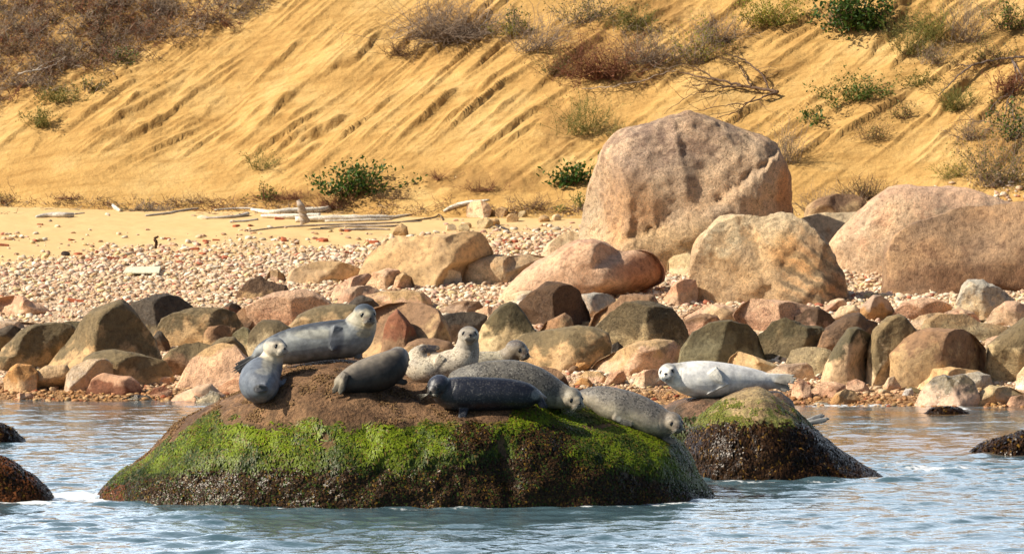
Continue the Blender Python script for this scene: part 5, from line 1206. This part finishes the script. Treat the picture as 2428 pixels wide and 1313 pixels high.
def bush_arrays(base, w, h, rs, nst, tw='grey', lf=None, nl=0, ls=.04, up=.9, sub=4, wig=.25, grav=-.02, tr=.006, L=None):
    b = np.array(base)[None]+np.stack([rs.normal(0, w*.20, nst), rs.normal(0, .05, nst)-.02, np.zeros(nst)], 1)
    d = np.stack([rs.normal(0, w/h*.42, nst), rs.normal(-.15, .35, nst), np.full(nst, up)], 1); d /= np.linalg.norm(d, axis=1)[:, None]
    Ln = rs.uniform(.6, 1.1, nst)*h*(L or 1)
    P = grow(b, d, Ln, None, 6, wig*.6, grav, rs)
    c = lambda n: lerpc(*TC[tw], rs.rand(n))
    T = [tubes(P, np.full(nst, tr), np.full(nst, tr*.45), c(nst))]
    m = nst*sub; si = np.repeat(np.arange(nst), sub); ki = rs.randint(1, 6, m)
    b2 = P[si, ki]; d2 = P[si, ki]-P[si, ki-1]; d2 /= np.linalg.norm(d2, axis=1)[:, None]; d2 = d2+rs.normal(0, .55, (m, 3)); d2 /= np.linalg.norm(d2, axis=1)[:, None]
    P2 = grow(b2, d2, rs.uniform(.25, .6, m)*h*(L or 1)*.7, None, 4, wig, grav, rs); T.append(tubes(P2, np.full(m, tr*.55), np.full(m, tr*.3), c(m)))
    V, Fc, Cc, o = [], [], [], 0
    for a, f_, cc in T: V.append(a); Fc.append(f_+o); Cc.append(cc); o += len(a)
    tw_ = (np.vstack(V), np.vstack(Fc), np.vstack(Cc)); lv = None
    if lf and nl:
        allp = np.concatenate([P[:, 1:].reshape(-1, 3), P2.reshape(-1, 3)]); q = rs.randint(0, len(allp), nl)
        p = allp[q]+rs.normal(0, ls*.6, (nl, 3)); dd = rs.normal(0, 1, (nl, 3)); dd[:, 2] += .3; dd /= np.linalg.norm(dd, axis=1)[:, None]
        lv = leaves(p, dd, rs.uniform(.6, 1.3, nl)*ls, rs.uniform(.4, .7, nl)*ls, lerpc(*LC[lf], rs.rand(nl)), rs)
    return tw_, lv
def bush(px, py, w, h, label, seed, name='bush', cat='bush', group=None, layers=None, **k):
    p, n = hit(px, py)
    if p is None: return
    mpp = p.y/F; rs = np.random.RandomState(seed)
    root = empty(name, p, label=label, cat=cat, group=group)
    kk = dict(nst=14); kk.update(k)
    kk['nl'] = int(kk.get('nl', 0)*1.3); kk['nst'] = int(kk['nst']*1.35); kk['ls'] = kk.get('ls', .04)*1.15
    tw_, lv = bush_arrays((0, 0, -.02), w*mpp*.95, h*mpp*.95, rs, **kk)
    obj('twigs', mesh_np('twigs', tw_[0], tw_[1], M['twig'], cols=tw_[2]), root)
    if lv: obj('leaves', mesh_np('leaves', lv[0], lv[1], M['leaf'], cols=lv[2], smooth=False), root)
    return root
BU = [
 (100,300,75,55,'small yellow green bush at the left edge of the bluff',dict(tw='green',lf='olive',nl=420,ls=.035,nst=18)),
 (285,150,80,40,'sparse green weeds under the left thicket',dict(tw='grey',lf='green',nl=160,ls=.04,nst=12)),
 (215,215,70,40,'low leafy weeds along the lower edge of the left thicket',dict(tw='grey',lf='olive',nl=220,ls=.04,nst=12)),
 (622,400,85,60,'wispy green plant on the lower slope above the twigs',dict(tw='green',lf='olive',nl=170,ls=.03,nst=22,tr=.004)),
 (634,474,70,40,'small bright green plant at the bluff foot above the white slab',dict(tw='red',lf='green',nl=230,ls=.035,nst=16)),
 (838,462,150,90,'glossy dark green leafy bush at the foot of the bluff',dict(tw='brown',lf='dark',nl=900,ls=.07,nst=24,tr=.007,up=.7)),
 (1360,432,95,50,'dark green leafy bush left of the giant boulder',dict(tw='brown',lf='dark',nl=380,ls=.08,nst=14,up=.5)),
 (1385,318,140,100,'rounded pale yellow green bush above the giant boulder',dict(tw='green',lf='olive',nl=900,ls=.025,nst=46,tr=.004,wig=.15)),
 (1455,330,80,60,'faint straw coloured bush behind the left shoulder of the giant boulder',dict(tw='green',lf='straw',nl=260,ls=.02,nst=26,tr=.003)),
 (1650,150,150,110,'yellow flowered bush high on the bluff in the middle',dict(tw='grey',lf='yellow',nl=800,ls=.035,nst=34,tr=.005)),
 (1830,62,160,90,'bright yellow green bush at the top edge of the photo',dict(tw='green',lf='yellow',nl=1100,ls=.04,nst=36,tr=.005)),
 (2030,72,160,110,'dense dark green leafy shrub at the top right',dict(tw='brown',lf='dark',nl=1500,ls=.075,nst=26)),
 (2155,128,110,110,'fine green plant right of the dense leafy shrub',dict(tw='green',lf='olive',nl=520,ls=.03,nst=40,tr=.004,wig=.12)),
 (2290,100,110,120,'fine brownish plant near the top right corner',dict(tw='grey',lf='straw',nl=420,ls=.025,nst=44,tr=.004,wig=.12)),
 (2035,235,190,85,'trailing green leafy plant on the right slope',dict(tw='green',lf='green',nl=800,ls=.045,nst=30,up=.5)),
 (1920,290,70,45,'few green leaves on the slope above the pink boulders',dict(tw='green',lf='dark',nl=60,ls=.07,nst=8)),
 (2270,262,90,70,'tufted green plant on the far right slope',dict(tw='green',lf='olive',nl=420,ls=.03,nst=50,tr=.004,wig=.1)),
 (2140,280,80,45,'small mixed green and brown plant on the right slope',dict(tw='brown',lf='olive',nl=200,ls=.03,nst=22,tr=.004)),
 (2060,330,100,60,'thin brownish weeds on the right slope',dict(tw='brown',lf='olive',nl=160,ls=.03,nst=26,tr=.004)),
 (2345,150,100,70,'loose green and brown plant at the upper right edge',dict(tw='brown',lf='olive',nl=330,ls=.035,nst=26,tr=.004)),
 (2360,440,170,140,'large loose green brown bush at the right edge',dict(tw='grey',lf='olive',nl=1100,ls=.035,nst=60,tr=.004)),
 (2410,330,90,90,'leafy straggling plant touching the right edge',dict(tw='grey',lf='green',nl=420,ls=.05,nst=22)),
 (2050,470,110,60,'dark brown tuft of weeds above the huge pink boulder',dict(tw='brown',lf='olive',nl=160,ls=.025,nst=60,tr=.005,wig=.1)),
 (1970,510,150,75,'dry grey brown twiggy dome between the big boulders',dict(tw='grey',lf='straw',nl=500,ls=.02,nst=90,tr=.004,wig=.2)),
 (1860,385,90,100,'thin dry plant right of the giant boulder',dict(tw='grey',lf='olive',nl=220,ls=.025,nst=44,tr=.004,wig=.12)),
 (1376,490,24,42,'narrow upright green sprout left of the giant boulder',dict(tw='green',lf='green',nl=130,ls=.03,nst=8,wig=.06)),
 (1328,500,22,20,'tiny green sprout on the sand left of the giant boulder',dict(tw='green',lf='green',nl=40,ls=.03,nst=6)),
 (1225,75,90,60,'loose green plant beside the top middle brush',dict(tw='grey',lf='green',nl=150,ls=.045,nst=14)),
 (1385,55,140,90,'olive green bush at the top edge above the red brush',dict(tw='grey',lf='olive',nl=700,ls=.035,nst=40,tr=.005)),
 (1440,185,220,130,'reddish brown tangled brush in the middle of the bluff',dict(tw='red',lf='red',nl=700,ls=.035,nst=110,tr=.006,wig=.4,up=.6)),
 (1540,150,180,120,'grey twiggy brush right of the reddish one',dict(tw='grey',lf='olive',nl=120,ls=.03,nst=90,tr=.005,wig=.4,up=.5)),
 (1320,180,90,70,'olive bush left of the reddish brush',dict(tw='brown',lf='olive',nl=420,ls=.03,nst=36,tr=.004)),
 (1060,90,260,120,'grey brown bare brush hanging at the top centre',dict(tw='grey',nst=190,tr=.006,wig=.42,up=.5,sub=5)),
 (1270,120,110,130,'grey trailing stems hanging down beside the top centre brush',dict(tw='grey',nst=60,tr=.005,wig=.35,up=.4,sub=3)),
 (960,130,110,60,'low brown brush on the left tip of the top centre brush',dict(tw='brown',nst=50,tr=.005,wig=.4,up=.4)),
 (350,500,140,40,'heap of grey brown twigs with a green tuft on the sand',dict(tw='grey',lf='green',nl=60,ls=.03,nst=90,tr=.006,wig=.35,up=.25)),
 (700,470,120,30,'low reddish weeds at the bluff foot in the middle',dict(tw='red',nst=70,tr=.004,up=.6)),
 (790,490,130,45,'reddish dry weeds below the glossy green bush',dict(tw='red',lf='red',nl=80,ls=.025,nst=80,tr=.004,up=.6)),
 (1150,450,120,35,'dry rusty weeds on the sand right of the green bush',dict(tw='red',nst=50,tr=.004,up=.6)),
 (940,470,150,40,'scattered brown weeds on the slope foot',dict(tw='brown',nst=50,tr=.004,up=.6)),
 (1040,425,60,30,'small rusty sprig on the lower slope',dict(tw='red',nst=26,tr=.004)),
 (1270,495,140,45,'thin brown weed stalks left of the narrow sprout',dict(tw='brown',nst=44,tr=.004,up=.9,wig=.12)),
 (470,480,120,28,'thin dry stalks at the bluff foot on the left',dict(tw='brown',nst=40,tr=.004,up=.9,wig=.12)),
 (170,470,120,20,'low reddish weeds on the sand at the far left',dict(tw='red',nst=36,tr=.004,up=.5)),
 (5,478,40,26,'small dark weed at the left edge of the sand',dict(tw='brown',lf='olive',nl=60,ls=.03,nst=20)),
 (1200,80,70,40,'small yellow green leafy tuft at the top right of the centre brush',dict(tw='green',lf='yellow',nl=160,ls=.035,nst=12)),
 (2210,150,80,60,'thin grey green weeds between the fine plants at upper right',dict(tw='grey',lf='olive',nl=140,ls=.03,nst=34,tr=.004)),
 (2300,330,90,60,'grey twiggy weeds below the tufted plant on the right',dict(tw='grey',lf='straw',nl=100,ls=.025,nst=44,tr=.004)),
 (1700,100,120,80,'grey bare twigs between the two yellow green bushes',dict(tw='grey',nst=60,tr=.005,wig=.35)),
 (2215,95,90,90,'tall green and yellow plant near the top right corner',dict(tw='green',lf='yellow',nl=380,ls=.03,nst=40,tr=.004,wig=.12)),
 (2400,70,90,80,'leafy plant in the top right corner',dict(tw='brown',lf='green',nl=420,ls=.045,nst=30)),
 (2175,205,110,50,'low green weeds right of the trailing plant',dict(tw='green',lf='olive',nl=300,ls=.035,nst=24,tr=.004)),
 (2395,225,90,70,'reddish leafy sprigs under the crooked branch',dict(tw='red',lf='red',nl=200,ls=.04,nst=30)),
 (2260,420,110,60,'thin yellowish weeds left of the large right edge bush',dict(tw='green',lf='yellow',nl=240,ls=.025,nst=40,tr=.003)),
 (1990,60,60,60,'pale twigs left of the dense leafy shrub',dict(tw='grey',nst=40,tr=.005)),
 (1500,70,120,70,'green and straw weeds at the top above the reddish brush',dict(tw='green',lf='olive',nl=420,ls=.035,nst=34,tr=.005)),
 (150,240,110,50,'green weeds at the foot of the left thicket',dict(tw='green',lf='olive',nl=300,ls=.035,nst=24)),
 (60,200,120,60,'pale grey bare branches in the left thicket edge',dict(tw='grey',nst=40,tr=.007,wig=.3,up=.3)),
]
for i, (px, py, w, h, lab, k) in enumerate(BU): bush(px, py, w, h, lab, 100+i, **k)
# the thicket that fills the top left corner: too dense to count
def thicket():
    rs = np.random.RandomState(5); Vs, Fs, Cs, o = [], [], [], 0; LV, LF, LCs, lo = [], [], [], 0
    TXp = [-80, 0, 100, 200, 300, 400, 500, 600, 680]; TYp = [330, 235, 205, 185, 150, 95, 68, 30, -30]
    k = 0
    while k < 460:
        px = rs.uniform(-60, 670); py = rs.uniform(-60, 300)
        if py > np.interp(px, TXp, TYp)+rs.normal(0, 16): continue
        p, n = hit(px, py)
        if p is None: continue
        k += 1
        tw = rs.choice(['grey', 'brown', 'red'], p=[.55, .28, .17])
        a, lv = bush_arrays(p, .5, .34, rs, nst=9, tw=tw, sub=4, wig=.42, up=.5, grav=-.06, tr=.0065, lf=rs.choice(['olive', 'red', 'straw']), nl=int(rs.choice([0, 0, 26])), ls=.035)
        Vs.append(a[0]); Fs.append(a[1]+o); Cs.append(a[2]); o += len(a[0])
        if lv: Vs.append(lv[0]); Fs.append(lv[1]+o); Cs.append(lv[2]); o += len(lv[0])
    me = mesh_np('thicket', np.vstack(Vs), np.vstack(Fs), M['twig'], cols=np.vstack(Cs))
    obj('brush_thicket', me, label='dense grey and red brown thicket of bare brush filling the top left corner', cat='thicket', kind='stuff')
thicket()
# wrack line of dry stalks at the foot of the bluff
def wrack():
    rs = np.random.RandomState(9); Vs, Fs, Cs, o = [], [], [], 0
    for k in range(230):
        px = rs.uniform(0, 1400); py = 478+np.interp(px, [0, 500, 900, 1400], [0, 12, 22, 20])+rs.normal(0, 9)
        p, n = hit(px, py)
        if p is None: continue
        m = 7; b = np.array(p)[None]+rs.normal(0, .06, (m, 3))*[1.6, 1, .1]; d = rs.normal(0, 1, (m, 3)); d[:, 2] = np.abs(d[:, 2])*.35; d /= np.linalg.norm(d, axis=1)[:, None]
        P = grow(b, d, rs.uniform(.06, .22, m), None, 4, .25, -.02, rs)
        a = tubes(P, np.full(m, .005), np.full(m, .003), lerpc(*TC[rs.choice(['brown', 'red', 'grey'])], rs.rand(m)))
        Vs.append(a[0]); Fs.append(a[1]+o); Cs.append(a[2]); o += len(a[0])
    obj('wrack_line', mesh_np('wrack', np.vstack(Vs), np.vstack(Fs), M['twig'], cols=np.vstack(Cs)), label='line of dry stalks and debris along the foot of the bluff', cat='debris', kind='stuff')
wrack()
# dead branches lying on the bluff
def deadbranch(lines_, label, seed, col=(.13, .085, .06), twn=60, lift=.12):
    rs = np.random.RandomState(seed); Vs, Fs, Cs, o = [], [], [], 0; allp = []
    for pts in lines_:
        Q = []
        for (px, py, r) in pts:
            p, n = hit(px, py); Yk = p.y-lift-rs.uniform(0, .06); q = at(px, py, Yk); Q.append([*q, r*.8*Yk/F])
        Q = catmull(Q, 7); Q[:, :3] += rs.normal(0, .008, (len(Q), 3)); allp.append(Q[3:, :3])
        V, Fq, caps = tube_np(Q[:, :3], Q[:, 3], 6, .15, seed); Fq = np.array(Fq)
        Vs.append(V); Fs.append(np.concatenate([Fq[:, [0, 1, 2]], Fq[:, [0, 2, 3]], np.array(caps)[:, :3]])+o); Cs.append(np.tile(np.array(col), (len(V), 1))*rs.uniform(.8, 1.2)); o += len(V)
    V = np.vstack(Vs); base = np.array([V[:, 0].mean(), V[:, 1].mean(), V[:, 2].min()])
    root = empty('dead_branch', Vector(base), label=label, cat='branch')
    obj('limbs', mesh_np('limbs', V-base, np.vstack(Fs), M['twig'], cols=np.vstack(Cs)), root)
    ap = np.vstack(allp); q = rs.randint(0, len(ap), twn); d = rs.normal(0, 1, (twn, 3)); d[:, 0] -= .6; d[:, 2] -= .2; d[:, 1] *= .3; d /= np.linalg.norm(d, axis=1)[:, None]
    P = grow(ap[q], d, rs.uniform(.15, .5, twn), None, 6, .22, -.03, rs)
    a = tubes(P, np.full(twn, .006), np.full(twn, .003), lerpc(*TC['brown'], rs.rand(twn)))
    obj('twigs', mesh_np('twigs', a[0]-base, a[1], M['twig'], cols=a[2]), root)
deadbranch([[(1846,218,5),(1800,210,5),(1760,203,4.5),(1700,190,3.2),(1650,180,2.2),(1612,172,1.5)], [(1822,214,3.5),(1815,190,3),(1795,165,2.4),(1760,140,1.8),(1720,128,1.3)],
            [(1780,206,3),(1765,175,2.2),(1745,150,1.6),(1700,135,1.2)], [(1845,220,4),(1815,228,3),(1770,245,2),(1720,250,1.5),(1660,262,1)], [(1760,204,3),(1720,205,2),(1680,200,1.6),(1640,205,1.2)],
            [(1740,200,2),(1690,215,1.6),(1640,225,1.2),(1600,250,.9)], [(1700,190,2),(1660,165,1.4),(1620,150,1)], [(1790,232,2),(1750,262,1.3),(1700,280,1)]],
           'bare dark dead branch lying on the bluff above the giant boulder', 3, twn=110)
deadbranch([[(2470,150,4),(2428,136,4),(2380,140,3.5),(2335,148,3),(2300,158,2.6),(2262,190,2),(2225,228,1.6)], [(2335,148,2.2),(2300,155,1.6),(2270,153,1.2)], [(2400,140,2.5),(2410,190,2),(2390,240,1.6),(2380,290,1.2)],
            [(2400,140,2.5),(2425,190,2.5),(2405,215,2),(2370,235,1.5),(2345,265,1)], [(2390,240,2),(2402,270,1.8),(2400,300,1.6),(2350,290,1.2),(2300,285,1)]],
           'crooked bare branch reaching in from the right edge', 4, col=(.17,.13,.11), twn=130)
deadbranch([[(40,175,2.5),(80,168,2.5),(120,158,2),(158,135,1.4)], [(80,168,1.8),(110,150,1.2),(140,140,1)]], 'pale grey dead branch in front of the left thicket', 5, col=(.5,.44,.38), twn=20, lift=.25)
deadbranch([[(1450,205,2),(1520,192,2),(1560,178,1.6),(1610,165,1.2)], [(1380,212,1.4),(1450,205,1.6)]], 'thin pale branch lying across the bluff below the reddish brush', 6, col=(.42,.34,.27), twn=30)
